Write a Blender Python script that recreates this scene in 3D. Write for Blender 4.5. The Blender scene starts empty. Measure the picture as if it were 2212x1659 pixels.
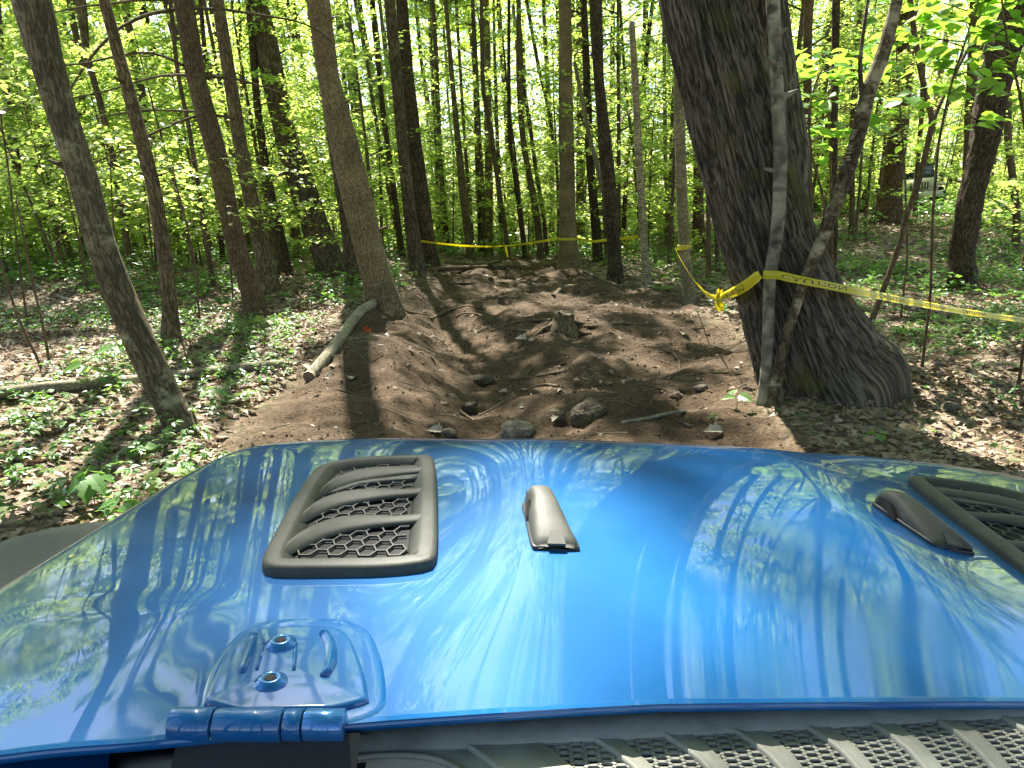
import bpy, math, random
import numpy as np
from mathutils import Vector, Matrix

RNG = np.random.default_rng(7)
random.seed(7)
sc = bpy.context.scene
COL = sc.collection

# ------------------------------------------------------------------ camera
PW, PH, F = 2212.0, 1659.0, 1703.0          # pixel frame the photograph was measured in
PITCH = math.radians(12.9)
CZ = 1.62
cam_d = bpy.data.cameras.new('camera')
cam = bpy.data.objects.new('camera', cam_d)
COL.objects.link(cam)
cam.location = (0, 0, CZ)
cam.rotation_euler = (math.radians(90) - PITCH, 0, 0)
cam_d.sensor_fit = 'HORIZONTAL'
cam_d.sensor_width = 36.0
cam_d.lens = 36.0 * F / PW
cam_d.clip_start = 0.02
cam_d.clip_end = 900
sc.camera = cam

# ------------------------------------------------------------------ sky, sun, exposure
SUN_EL, SUN_AZ = math.radians(52), math.radians(-17)      # azimuth from +y, negative = to the left
wd = bpy.data.worlds.new('World')
sc.world = wd
wd.use_nodes = True
nt = wd.node_tree
bg = nt.nodes['Background']
sky = nt.nodes.new('ShaderNodeTexSky')
sky.sky_type = 'NISHITA'
sky.sun_disc = False
sky.sun_elevation = SUN_EL
sky.sun_rotation = SUN_AZ
nt.links.new(sky.outputs[0], bg.inputs[0])
bg.inputs[1].default_value = 0.08
sd = bpy.data.lights.new('sun', 'SUN')
sd.energy = 5.0
sd.angle = math.radians(0.53)
sd.color = (1.0, 0.95, 0.86)
sun = bpy.data.objects.new('sun', sd)
COL.objects.link(sun)
SDIR = Vector((math.sin(SUN_AZ) * math.cos(SUN_EL), math.cos(SUN_AZ) * math.cos(SUN_EL), math.sin(SUN_EL)))
sun.rotation_euler = SDIR.to_track_quat('Z', 'Y').to_euler()
sun.location = (0, 0, 40)
vs = sc.view_settings
vs.view_transform = 'Standard'
vs.look = 'None'
vs.exposure = 2.2
vs.gamma = 1.0
vs.use_curve_mapping = False
cy = sc.cycles
cy.max_bounces = 8
cy.diffuse_bounces = 3
cy.glossy_bounces = 3
cy.transmission_bounces = 6
cy.transparent_max_bounces = 8
cy.caustics_reflective = False
cy.caustics_refractive = False
cy.sample_clamp_indirect = 5.0
cy.use_denoising = True

# ------------------------------------------------------------------ pixel helpers
cP, sP = math.cos(PITCH), math.sin(PITCH)
def ray(px, py):
    a = (px - PW / 2) / F
    b = -(py - PH / 2) / F
    return np.array([a, cP + b * sP, -sP + b * cP])
def at_y(px, py, Y):
    r = ray(px, py)
    return r * (Y / r[1]) + np.array([0, 0, CZ])
def at_z(px, py, z):
    r = ray(px, py)
    return r * ((z - CZ) / r[2]) + np.array([0, 0, CZ])
def axis_depth(p):
    return p[1] * cP - (p[2] - CZ) * sP
def project(p):
    p = np.asarray(p, float)
    d = p[..., 1] * cP - (p[..., 2] - CZ) * sP
    v = p[..., 1] * sP + (p[..., 2] - CZ) * cP
    return PW / 2 + F * p[..., 0] / d, PH / 2 - F * v / d, d

# ------------------------------------------------------------------ noise
def _h(i, j, k, s):
    n = (i * 374761393 + j * 668265263 + k * 2147483647 + s * 974634777) & 0xFFFFFFFF
    n = ((n ^ (n >> 13)) * 1274126177) & 0xFFFFFFFF
    n = n ^ (n >> 16)
    return (n & 0xFFFF) / 65535.0
def vnoise(x, y, z=0.0, s=0):
    x, y, z = np.broadcast_arrays(np.asarray(x, float), np.asarray(y, float), np.asarray(z, float))
    xi, yi, zi = np.floor(x).astype(np.int64), np.floor(y).astype(np.int64), np.floor(z).astype(np.int64)
    fx, fy, fz = x - xi, y - yi, z - zi
    fx, fy, fz = fx * fx * (3 - 2 * fx), fy * fy * (3 - 2 * fy), fz * fz * (3 - 2 * fz)
    r = 0
    for a in (0, 1):
        for b in (0, 1):
            for c in (0, 1):
                w = (fx if a else 1 - fx) * (fy if b else 1 - fy) * (fz if c else 1 - fz)
                r = r + w * _h(xi + a, yi + b, zi + c, s)
    return r * 2 - 1
def fbm(x, y, z=0.0, s=0, o=3):
    r, a, f = 0, 1.0, 1.0
    for i in range(o):
        r = r + a * vnoise(np.asarray(x) * f, np.asarray(y) * f, np.asarray(z) * f, s + i * 17)
        a *= 0.5
        f *= 2.03
    return r
def sstep(a, b, x):
    t = np.clip((np.asarray(x, float) - a) / (b - a), 0, 1)
    return t * t * (3 - 2 * t)

# ------------------------------------------------------------------ mesh helpers
def mesh_np(name, V, Fa, uv=None, smooth=True, attr=None):
    V = np.asarray(V, np.float32)
    Fa = np.asarray(Fa, np.int32)
    m = bpy.data.meshes.new(name)
    n, k = Fa.shape
    m.vertices.add(len(V))
    m.vertices.foreach_set('co', V.ravel())
    m.loops.add(n * k)
    m.loops.foreach_set('vertex_index', Fa.ravel())
    m.polygons.add(n)
    m.polygons.foreach_set('loop_start', np.arange(0, n * k, k, dtype=np.int32))
    m.polygons.foreach_set('loop_total', np.full(n, k, np.int32))
    m.polygons.foreach_set('use_smooth', np.full(n, bool(smooth)))
    if uv is not None:
        l = m.uv_layers.new(name='UVMap')
        l.data.foreach_set('uv', np.asarray(uv, np.float32)[Fa.ravel()].ravel())
    if attr:
        for an, av in attr.items():
            at = m.attributes.new(an, 'FLOAT', 'POINT')
            at.data.foreach_set('value', np.asarray(av, np.float32))
    m.update()
    m.validate()
    return m
def obj(name, me, mat=None, parent=None, loc=None):
    o = bpy.data.objects.new(name, me)
    COL.objects.link(o)
    if mat is not None and len(me.materials) == 0:
        me.materials.append(mat)
    if parent is not None:
        o.parent = parent
    if loc is not None:
        o.location = loc
    return o
def tag(o, label, cat, group=None, kind=None):
    o['label'] = label
    if cat:
        o['category'] = cat
    if group:
        o['group'] = group
    if kind:
        o['kind'] = kind
    return o
def thing(name, label, cat, loc=(0, 0, 0), group=None):
    o = bpy.data.objects.new(name, None)
    COL.objects.link(o)
    o.location = loc
    o.empty_display_size = 0.1
    return tag(o, label, cat, group)
def join_vf(lst):
    V, Fa, n = [], [], 0
    for v, f in lst:
        V.append(v)
        Fa.append(np.asarray(f) + n)
        n += len(v)
    return np.concatenate(V), np.concatenate(Fa)

# ------------------------------------------------------------------ materials
def new_mat(name):
    m = bpy.data.materials.new(name)
    m.use_nodes = True
    t = m.node_tree
    b = t.nodes['Principled BSDF']
    return m, t, b
def N(t, kind, **kw):
    n = t.nodes.new('ShaderNode' + kind)
    for k, v in kw.items():
        if k.startswith('i_'):
            key = k[2:]
            n.inputs[int(key) if key.isdigit() else key].default_value = v
        else:
            setattr(n, k, v)
    return n
def ramp(t, fac, stops):
    r = t.nodes.new('ShaderNodeValToRGB')
    el = r.color_ramp.elements
    while len(el) < len(stops):
        el.new(0.5)
    for e, (p, c) in zip(el, stops):
        e.position = p
        e.color = (c[0], c[1], c[2], 1)
    t.links.new(fac, r.inputs[0])
    return r
def mixc(t, fac, a, b, mode='MIX'):
    n = t.nodes.new('ShaderNodeMix')
    n.data_type = 'RGBA'
    n.blend_type = mode
    for sock, v in ((n.inputs[0], fac), (n.inputs[6], a), (n.inputs[7], b)):
        if hasattr(v, 'is_output'):
            t.links.new(v, sock)
        elif isinstance(v, (int, float)):
            sock.default_value = v
        else:
            sock.default_value = (v[0], v[1], v[2], 1)
    return n.outputs[2]
def bumpn(t, b, height, strength=0.5, dist=0.02):
    n = N(t, 'Bump', i_Strength=strength, i_Distance=dist)
    t.links.new(height, n.inputs['Height'])
    t.links.new(n.outputs[0], b.inputs['Normal'])
    return n

def bark(name, dark, light, su, sv, lichen=None, lich_amt=0.5, bump=0.6, dist=0.02, coarse=1.0, moss=None):
    m, t, b = new_mat(name)
    tc = N(t, 'TexCoord')
    mp = N(t, 'Mapping')
    mp.inputs['Scale'].default_value = (su, sv, 1)
    t.links.new(tc.outputs['UV'], mp.inputs[0])
    nw = N(t, 'TexNoise', i_Scale=6.0, i_Detail=3.0)
    t.links.new(tc.outputs['UV'], nw.inputs['Vector'])
    mv = N(t, 'Mix', data_type='RGBA', blend_type='LINEAR_LIGHT')
    mv.inputs[0].default_value = 0.11
    t.links.new(mp.outputs[0], mv.inputs[6])
    t.links.new(nw.outputs['Color'], mv.inputs[7])
    n1 = N(t, 'TexNoise', i_Scale=1.0 * coarse, i_Detail=2.5, i_Roughness=0.55, i_Distortion=0.35)
    t.links.new(mv.outputs[2], n1.inputs['Vector'])
    m1 = N(t, 'Math', operation='SUBTRACT', i_1=0.5)
    t.links.new(n1.outputs['Fac'], m1.inputs[0])
    m2 = N(t, 'Math', operation='ABSOLUTE')
    t.links.new(m1.outputs[0], m2.inputs[0])
    m3 = N(t, 'MapRange', interpolation_type='SMOOTHSTEP')
    m3.inputs[2].default_value = 0.13
    t.links.new(m2.outputs[0], m3.inputs[0])
    nf = N(t, 'TexNoise', i_Scale=2.7, i_Detail=9.0, i_Roughness=0.72)
    t.links.new(mv.outputs[2], nf.inputs['Vector'])
    ma = N(t, 'Math', operation='MULTIPLY', i_1=0.48)
    t.links.new(m3.outputs[0], ma.inputs[0])
    mb = N(t, 'Math', operation='MULTIPLY_ADD', i_1=0.95, i_2=-0.12)
    t.links.new(nf.outputs['Fac'], mb.inputs[0])
    mc = N(t, 'Math', operation='ADD')
    t.links.new(ma.outputs[0], mc.inputs[0])
    t.links.new(mb.outputs[0], mc.inputs[1])
    r = ramp(t, mc.outputs[0], [(0.30, dark), (0.92, light)])
    n2 = N(t, 'TexNoise', i_Scale=2.3, i_Detail=5.0)
    t.links.new(tc.outputs['UV'], n2.inputs['Vector'])
    r2 = ramp(t, n2.outputs['Fac'], [(0.3, (0.62, 0.6, 0.58)), (0.7, (1.25, 1.2, 1.12))])
    c = mixc(t, 1.0, r.outputs[0], r2.outputs[0], 'MULTIPLY')
    if lichen is not None:
        n3 = N(t, 'TexNoise', i_Scale=4.5, i_Detail=7.0, i_Roughness=0.65)
        t.links.new(tc.outputs['UV'], n3.inputs['Vector'])
        r3 = ramp(t, n3.outputs['Fac'], [(0.66 - 0.16 * lich_amt, (0, 0, 0)), (0.72 - 0.12 * lich_amt, (0.85, 0.85, 0.85))])
        c = mixc(t, r3.outputs[0], c, lichen)
    if moss is not None:
        n4 = N(t, 'TexNoise', i_Scale=2.0, i_Detail=6.0)
        t.links.new(tc.outputs['UV'], n4.inputs['Vector'])
        r4 = ramp(t, n4.outputs['Fac'], [(0.56, (0, 0, 0)), (0.66, (0.7, 0.7, 0.7))])
        c = mixc(t, r4.outputs[0], c, moss)
    t.links.new(c, b.inputs['Base Color'])
    b.inputs['Roughness'].default_value = 0.9
    b.inputs['Specular IOR Level'].default_value = 0.2
    bumpn(t, b, mc.outputs[0], bump, dist)
    return m

BARK = {
    'oak': bark('bark_oak', (0.040, 0.034, 0.025), (0.205, 0.180, 0.135), 24, 2.6, bump=0.9, dist=0.02, moss=(0.118, 0.111, 0.029)),
    'furrow': bark('bark_furrowed', (0.036, 0.028, 0.017), (0.159, 0.125, 0.078), 26, 5, bump=0.9, dist=0.015),
    'pale': bark('bark_pale', (0.088, 0.066, 0.039), (0.317, 0.238, 0.142), 62, 14, bump=0.8, dist=0.01),
    'lichen': bark('bark_lichen', (0.059, 0.049, 0.032), (0.200, 0.168, 0.102), 34, 6.5, lichen=(0.317, 0.314, 0.185), lich_amt=0.75, bump=0.8, dist=0.012),
    'flaky': bark('bark_flaky', (0.065, 0.049, 0.029), (0.235, 0.181, 0.107), 34, 6, lichen=(0.282, 0.257, 0.156), lich_amt=0.3, bump=1.0, dist=0.02),
    'brown': bark('bark_brown', (0.053, 0.038, 0.023), (0.170, 0.125, 0.074), 50, 11, lichen=(0.271, 0.233, 0.146), lich_amt=0.1, bump=0.7, dist=0.01),
    'grey': bark('bark_grey', (0.118, 0.103, 0.063), (0.258, 0.227, 0.142), 14, 10, lichen=(0.376, 0.360, 0.234), lich_amt=0.3, bump=0.35, dist=0.006),
    'dark': bark('bark_dark', (0.021, 0.016, 0.010), (0.118, 0.087, 0.052), 24, 7, lichen=(0.176, 0.174, 0.098), lich_amt=0.15, bump=1.0, dist=0.02),
    'red': bark('bark_red', (0.036, 0.024, 0.015), (0.194, 0.122, 0.071), 28, 7, bump=1.0, dist=0.02),
    'white': bark('bark_white', (0.126, 0.119, 0.085), (0.315, 0.305, 0.232), 5, 4, lichen=(0.037, 0.034, 0.024), lich_amt=0.7, bump=0.4, dist=0.006),
    'patchy': bark('bark_patchy', (0.041, 0.033, 0.020), (0.153, 0.122, 0.073), 16, 7, lichen=(0.389, 0.349, 0.220), lich_amt=0.85, bump=0.5, dist=0.008),
    'birch': bark('bark_birch', (0.082, 0.064, 0.039), (0.493, 0.431, 0.273), 10, 34, lichen=(0.082, 0.059, 0.034), lich_amt=0.45, bump=0.6, dist=0.01),
    'twig': bark('bark_twig', (0.059, 0.044, 0.027), (0.176, 0.133, 0.078), 20, 8, bump=0.3, dist=0.004),
}

def leaf_mat(name, stops, tstops, trans=0.5, rough=0.45, spec=0.35):
    m, t, b = new_mat(name)
    g = N(t, 'NewGeometry')
    r = ramp(t, g.outputs['Random Per Island'], stops)
    r2 = ramp(t, g.outputs['Random Per Island'], tstops)
    t.links.new(r.outputs[0], b.inputs['Base Color'])
    b.inputs['Roughness'].default_value = rough
    b.inputs['Specular IOR Level'].default_value = spec
    tr = N(t, 'BsdfTranslucent')
    t.links.new(r2.outputs[0], tr.inputs[0])
    mx = N(t, 'MixShader', i_0=trans)
    t.links.new(b.outputs[0], mx.inputs[1])
    t.links.new(tr.outputs[0], mx.inputs[2])
    t.links.new(mx.outputs[0], t.nodes['Material Output'].inputs[0])
    return m
LEAF_CANOPY = leaf_mat('leaf_canopy',
    [(0, (0.05, 0.12, 0.02)), (0.5, (0.075, 0.155, 0.025)), (1, (0.11, 0.19, 0.03))],
    [(0, (0.35, 0.56, 0.05)), (0.5, (0.5, 0.7, 0.06)), (1, (0.68, 0.78, 0.08))], 0.58)
LEAF_UNDER = leaf_mat('leaf_understory',
    [(0, (0.075, 0.15, 0.035)), (0.5, (0.11, 0.20, 0.045)), (1, (0.16, 0.24, 0.06))],
    [(0, (0.42, 0.64, 0.09)), (0.5, (0.60, 0.79, 0.14)), (1, (0.84, 0.91, 0.22))], 0.58)
LEAF_BROAD = leaf_mat('leaf_broad',
    [(0, (0.07, 0.17, 0.03)), (1, (0.10, 0.22, 0.04))],
    [(0, (0.25, 0.55, 0.05)), (1, (0.48, 0.70, 0.07))], 0.5)
LEAF_HERB = leaf_mat('leaf_herb',
    [(0, (0.05, 0.13, 0.03)), (0.6, (0.08, 0.19, 0.04)), (1, (0.13, 0.24, 0.05))],
    [(0, (0.15, 0.35, 0.05)), (1, (0.35, 0.55, 0.07))], 0.35, 0.38, 0.5)
LEAF_DEAD = leaf_mat('leaf_dead',
    [(0, (0.07, 0.045, 0.028)), (0.3, (0.17, 0.115, 0.072)), (0.7, (0.26, 0.195, 0.13)), (1, (0.35, 0.28, 0.20))],
    [(0, (0.10, 0.06, 0.03)), (1, (0.35, 0.22, 0.12))], 0.15, 0.6, 0.3)

def plain(name, c, rough=0.6, metal=0.0, noise=0.0, scale=30, bump=0.0, spec=0.5, coat=0.0):
    m, t, b = new_mat(name)
    b.inputs['Roughness'].default_value = rough
    b.inputs['Metallic'].default_value = metal
    b.inputs['Specular IOR Level'].default_value = spec
    b.inputs['Coat Weight'].default_value = coat
    b.inputs['Coat Roughness'].default_value = 0.03
    if noise or bump:
        tc = N(t, 'TexCoord')
        n = N(t, 'TexNoise', i_Scale=scale, i_Detail=6.0, i_Roughness=0.6)
        t.links.new(tc.outputs['Object'], n.inputs['Vector'])
        a = tuple(x * (1 - noise) for x in c)
        d = tuple(min(1, x * (1 + noise)) for x in c)
        r = ramp(t, n.outputs['Fac'], [(0.3, a), (0.7, d)])
        t.links.new(r.outputs[0], b.inputs['Base Color'])
        if bump:
            bumpn(t, b, n.outputs['Fac'], bump, 0.01)
    else:
        b.inputs['Base Color'].default_value = (*c, 1)
    return m

# ------------------------------------------------------------------ terrain
# bumps: (x, y, radius x, radius y, height)
BUMPS = []
def trail_mid(y):
    return np.interp(y, [2, 6, 9, 14, 20, 26], [0.15, 0.15, 0.35, 0.65, 0.0, -0.8])
def trail_half(y):
    return np.interp(y, [2, 6, 9, 14, 20, 26], [2.2, 2.15, 2.4, 2.6, 2.2, 1.4])
def trail_mask(x, y):
    e = fbm(np.asarray(x) * 0.7, np.asarray(y) * 0.7, 0, 5, 3) * 0.45
    d = np.abs(np.asarray(x) - trail_mid(y)) - trail_half(y) + e
    return (1 - sstep(-0.35, 0.35, d)) * (1 - sstep(22, 26, y))
RUT = np.array([(-0.05, 4.0), (-0.35, 6.2), (-0.45, 7.6), (-0.55, 9.0), (-0.75, 10.5), (-1.0, 12.5), (-1.1, 15)])
def rut_x(y):
    return np.interp(y, RUT[:, 1], RUT[:, 0])
def H(x, y):
    x = np.asarray(x, float)
    y = np.asarray(y, float)
    h = 0.10 * fbm(x * 0.22, y * 0.22, 0, 1, 3)
    near = 1 - sstep(18, 30, np.abs(y))
    tm = trail_mask(x, y)
    h = h + near * (0.05 * fbm(x * 0.9, y * 0.9, 0, 2, 3))
    h = h + tm * (0.11 * fbm(x * 0.75 + 3, y * 0.6, 0, 3, 2) + 0.055 * fbm(x * 2.3, y * 2.3, 0, 4, 3))
    # wheel hollow worn down the trail, shoulders beside it
    rd = x - rut_x(y)
    fade = sstep(3.5, 6, y) * (1 - sstep(12, 15.5, y))
    h = h - fade * 0.13 * np.exp(-(rd / 0.40) ** 2) + fade * 0.07 * np.exp(-((rd + 1.15) / 0.6) ** 2) + fade * 0.08 * np.exp(-((rd - 1.2) / 0.55) ** 2)
    h = h - tm * 0.06
    # fine crumb of the soil close by
    h = h + near * (1 - sstep(12, 18, y)) * 0.020 * fbm(x * 9, y * 9, 0, 6, 2)
    # crest where the trail drops away, higher ground to the right
    h = h - 0.05 * np.maximum(0, y - 23.5) * (1 - sstep(4, 12, x)) * (1 - sstep(60, 120, y))
    h = h + 1.28 * sstep(13, 31, y) * sstep(3.0, 9.5, x - 0.0 * y)
    h = h + 0.28 * sstep(-1.0, -3.2, x) * sstep(12, 16, y) * 0.4
    # bank under the oak and its neighbours
    h = h + 0.10 * np.exp(-(((x - 3.0) / 1.1) ** 2 + ((y - 6.9) / 0.9) ** 2))
    for bx, by, rx, ry, bh in BUMPS:
        h = h + bh * np.exp(-(((x - bx) / rx) ** 2 + ((y - by) / ry) ** 2))
    return h
def ground_hit(px, py, ymax=90):
    r = ray(px, py)
    ts = np.linspace(2.5, ymax, 1800) / r[1]
    pts = r[None, :] * ts[:, None] + np.array([0, 0, CZ])
    dz = pts[:, 2] - H(pts[:, 0], pts[:, 1])
    k = np.argmax(dz < 0)
    if dz[k] >= 0:
        k = len(ts) - 1
    if k > 0 and dz[k] < 0:
        w = dz[k - 1] / (dz[k - 1] - dz[k])
        return pts[k - 1] * (1 - w) + pts[k] * w
    return pts[k]
def on_ground(x, y):
    return np.array([x, y, float(H(x, y))])
def graded(segs):
    out = [segs[0][0]]
    for a, b, s in segs:
        n = max(1, int(round((b - a) / s)))
        out += list(np.linspace(a, b, n + 1)[1:])
    return np.array(out)
BUMPS += [(1.15, 6.1, 0.45, 0.35, 0.13), (0.75, 10.6, 0.7, 0.6, 0.12), (-1.0, 17.6, 1.2, 0.8, 0.16), (1.6, 15.6, 0.6, 0.5, 0.16),
          (-1.9, 13.3, 0.9, 0.7, 0.14), (0.0, 20.5, 1.6, 0.9, 0.16), (-1.5, 8.6, 0.7, 0.8, 0.10), (1.9, 9.5, 0.8, 0.6, 0.10)]

def build_ground():
    gx = graded([(-320, -60, 26), (-60, -16, 2.0), (-16, -7, 0.35), (-7, -4.5, 0.12), (-4.5, 5.5, 0.05), (5.5, 9, 0.12), (9, 20, 0.35), (20, 60, 2.0), (60, 320, 26)])
    gy = graded([(-60, -8, 4), (-8, 2.5, 0.5), (2.5, 4.0, 0.12), (4.0, 11, 0.05), (11, 16, 0.08), (16, 24, 0.14), (24, 40, 0.5), (40, 80, 2.0), (80, 420, 20)])
    X, Y = np.meshgrid(gx, gy)
    Z = H(X, Y)
    nx, ny = len(gx), len(gy)
    V = np.stack([X.ravel(), Y.ravel(), Z.ravel()], 1)
    i = np.arange(nx * ny).reshape(ny, nx)
    Fa = np.stack([i[:-1, :-1].ravel(), i[:-1, 1:].ravel(), i[1:, 1:].ravel(), i[1:, :-1].ravel()], 1)
    m, t, b = new_mat('forest_floor')
    at = N(t, 'Attribute', attribute_name='trail')
    tc = N(t, 'TexCoord')
    n1 = N(t, 'TexNoise', i_Scale=1.7, i_Detail=8.0, i_Roughness=0.65)
    n2 = N(t, 'TexNoise', i_Scale=38.0, i_Detail=6.0, i_Roughness=0.7)
    n3 = N(t, 'TexNoise', i_Scale=7.0, i_Detail=6.0, i_Roughness=0.7)
    vo = N(t, 'TexVoronoi', i_Scale=26.0, i_Randomness=1.0)
    for n in (n1, n2, n3, vo):
        t.links.new(tc.outputs['Object'], n.inputs['Vector'])
    s1 = ramp(t, n2.outputs['Fac'], [(0.30, (0.028, 0.019, 0.011)), (0.50, (0.064, 0.044, 0.026)), (0.76, (0.135, 0.099, 0.061))])
    s2 = ramp(t, n1.outputs['Fac'], [(0.35, (0.75, 0.72, 0.70)), (0.65, (1.3, 1.25, 1.2))])
    soil = mixc(t, 1.0, s1.outputs[0], s2.outputs[0], 'MULTIPLY')
    sepc = N(t, 'SeparateColor')
    t.links.new(vo.outputs['Color'], sepc.inputs[0])
    l1 = ramp(t, sepc.outputs[0], [(0.0, (0.075, 0.05, 0.032)), (0.45, (0.19, 0.135, 0.088)), (0.8, (0.30, 0.235, 0.165)), (1.0, (0.40, 0.33, 0.25))])
    gmask = ramp(t, n3.outputs['Fac'], [(0.50, (0, 0, 0)), (0.60, (0.65, 0.65, 0.65))])
    litter = mixc(t, gmask.outputs[0], l1.outputs[0], (0.06, 0.12, 0.03))
    col = mixc(t, at.outputs['Fac'], litter, soil)
    t.links.new(col, b.inputs['Base Color'])
    b.inputs['Roughness'].default_value = 0.95
    b.inputs['Specular IOR Level'].default_value = 0.15
    ad = N(t, 'Math', operation='ADD')
    mu = N(t, 'Math', operation='MULTIPLY', i_1=1.6)
    t.links.new(n3.outputs['Fac'], mu.inputs[0])
    t.links.new(mu.outputs[0], ad.inputs[0])
    t.links.new(n2.outputs['Fac'], ad.inputs[1])
    bumpn(t, b, ad.outputs[0], 0.9, 0.02)
    me = mesh_np('ground', V, Fa, attr={'trail': trail_mask(X, Y).ravel()})
    o = obj('ground', me, m)
    o['kind'] = 'structure'
    o['label'] = 'forest floor with a rutted dirt trail running through leaf litter'
    return o
build_ground()
# ------------------------------------------------------------------ tubes, trunks
def resample(P, R, step):
    P = np.asarray(P, float)
    R = np.asarray(R, float)
    seg = np.linalg.norm(np.diff(P, axis=0), axis=1)
    s = np.concatenate([[0], np.cumsum(seg)])
    n = max(3, int(s[-1] / step) + 1)
    q = np.linspace(0, s[-1], n)
    # smooth interpolation (monotone cubic by blurred linear)
    out = np.stack([np.interp(q, s, P[:, k]) for k in range(3)], 1)
    r = np.interp(q, s, R)
    for _ in range(2):
        out[1:-1] = (out[:-2] + 2 * out[1:-1] + out[2:]) / 4
        r[1:-1] = (r[:-2] + 2 * r[1:-1] + r[2:]) / 4
    return out, r, q
def tube(P, R, k=8, step=0.1, lump=0.0, seed=0, ridges=0.0, rfreq=9.0, flare=0.0, flare_h=0.35, lobes=5, cap=True, base=0, twist=0.0, lump_f=2.0):
    """returns verts, quads, uv along a path"""
    P, R, q = resample(P, R, step)
    n = len(P)
    T = np.gradient(P, axis=0)
    T /= np.linalg.norm(T, axis=1)[:, None] + 1e-9
    ref = np.array([0.0, 1.0, 0.0])
    if abs(T[:, 1]).mean() > 0.85:
        ref = np.array([0.0, 0.0, 1.0])
    A = ref[None] - T * (T @ ref)[:, None]
    A /= np.linalg.norm(A, axis=1)[:, None] + 1e-9
    B = np.cross(T, A)
    th = np.linspace(0, 2 * np.pi, k + 1)
    TH = th[None, :] + twist * q[:, None]
    r = np.repeat(R[:, None], k + 1, 1)
    c, s = np.cos(th)[None, :], np.sin(th)[None, :]
    if lump:
        r = r * (1 + lump * fbm(c * lump_f * 0.8 + seed, s * lump_f * 0.8, q[:, None] * lump_f, seed, 3))
    if flare:
        e = np.exp(-np.maximum(0, q[:, None] - base) / flare_h)
        ph = seed * 1.7
        lob = 0.55 + 0.45 * np.cos(lobes * th[None, :] + ph) + 0.35 * np.cos((lobes - 2) * th[None, :] + 2.1 * ph)
        r = r * (1 + flare * e * (0.5 + 0.6 * lob))
    if ridges:
        uu = th[None, :] * rfreq / (2 * np.pi)
        wob = 0.16 * fbm(c * 1.5, s * 1.5, q[:, None] * 2.2, seed + 3, 3)
        f = fbm(np.cos(th[None, :] + wob * 0.35) * rfreq * 0.34, np.sin(th[None, :] + wob * 0.35) * rfreq * 0.34, q[:, None] * 2.6, seed + 9, 3)
        rid = sstep(0.0, 0.30, np.abs(f)) - 0.72 + 0.22 * fbm(np.cos(th[None, :]) * rfreq * 0.8, np.sin(th[None, :]) * rfreq * 0.8, q[:, None] * 9, seed + 21, 2)
        r = r + ridges * rid * np.clip(R[:, None] / 0.25, 0.4, 1.2)
    V = P[:, None, :] + r[:, :, None] * (A[:, None, :] * np.cos(TH)[:, :, None] + B[:, None, :] * np.sin(TH)[:, :, None])
    uv = np.stack([np.broadcast_to(th[None, :] * float(R.mean()), (n, k + 1)), np.broadcast_to(q[:, None], (n, k + 1))], -1)
    V = V.reshape(-1, 3)
    uv = uv.reshape(-1, 2)
    i = np.arange(n * (k + 1)).reshape(n, k + 1)
    Fa = np.stack([i[:-1, :-1].ravel(), i[:-1, 1:].ravel(), i[1:, 1:].ravel(), i[1:, :-1].ravel()], 1)
    if cap:
        for ring, P0 in ((i[0], P[0]), (i[-1], P[-1])):
            V = np.vstack([V, P0[None]])
            uv = np.vstack([uv, uv[ring[0]][None]])
            ci = len(V) - 1
            Fa = np.vstack([Fa, np.stack([ring[:-1], ring[1:], np.full(k, ci), np.full(k, ci)], 1)])
    return V, Fa, uv
def join_vfu(lst):
    V, Fa, U, n = [], [], [], 0
    for v, f, u in lst:
        V.append(v)
        Fa.append(np.asarray(f) + n)
        U.append(u)
        n += len(v)
    return np.concatenate(V), np.concatenate(Fa), np.concatenate(U)
def tube_mesh(name, lst, off=(0, 0, 0)):
    V, Fa, U = join_vfu(lst)
    return tri_quads(name, V - np.asarray(off)[None], Fa, U)
def tri_quads(name, V, Fa, U=None, smooth=True):
    """quads, where a repeated last index marks a triangle"""
    t = Fa[:, 2] == Fa[:, 3]
    if not t.any():
        return mesh_np(name, V, Fa, U, smooth)
    q, tr = Fa[~t], Fa[t][:, :3]
    tot = np.concatenate([np.full(len(q), 4), np.full(len(tr), 3)]).astype(np.int32)
    idx = np.concatenate([q.ravel(), tr.ravel()]).astype(np.int32)
    m = bpy.data.meshes.new(name)
    m.vertices.add(len(V))
    m.vertices.foreach_set('co', np.asarray(V, np.float32).ravel())
    m.loops.add(len(idx))
    m.loops.foreach_set('vertex_index', idx)
    m.polygons.add(len(tot))
    m.polygons.foreach_set('loop_start', np.concatenate([[0], np.cumsum(tot)[:-1]]).astype(np.int32))
    m.polygons.foreach_set('loop_total', tot)
    m.polygons.foreach_set('use_smooth', np.full(len(tot), smooth))
    if U is not None:
        l = m.uv_layers.new(name='UVMap')
        l.data.foreach_set('uv', np.asarray(U, np.float32)[idx].ravel())
    m.update()
    m.validate()
    return m

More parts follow.
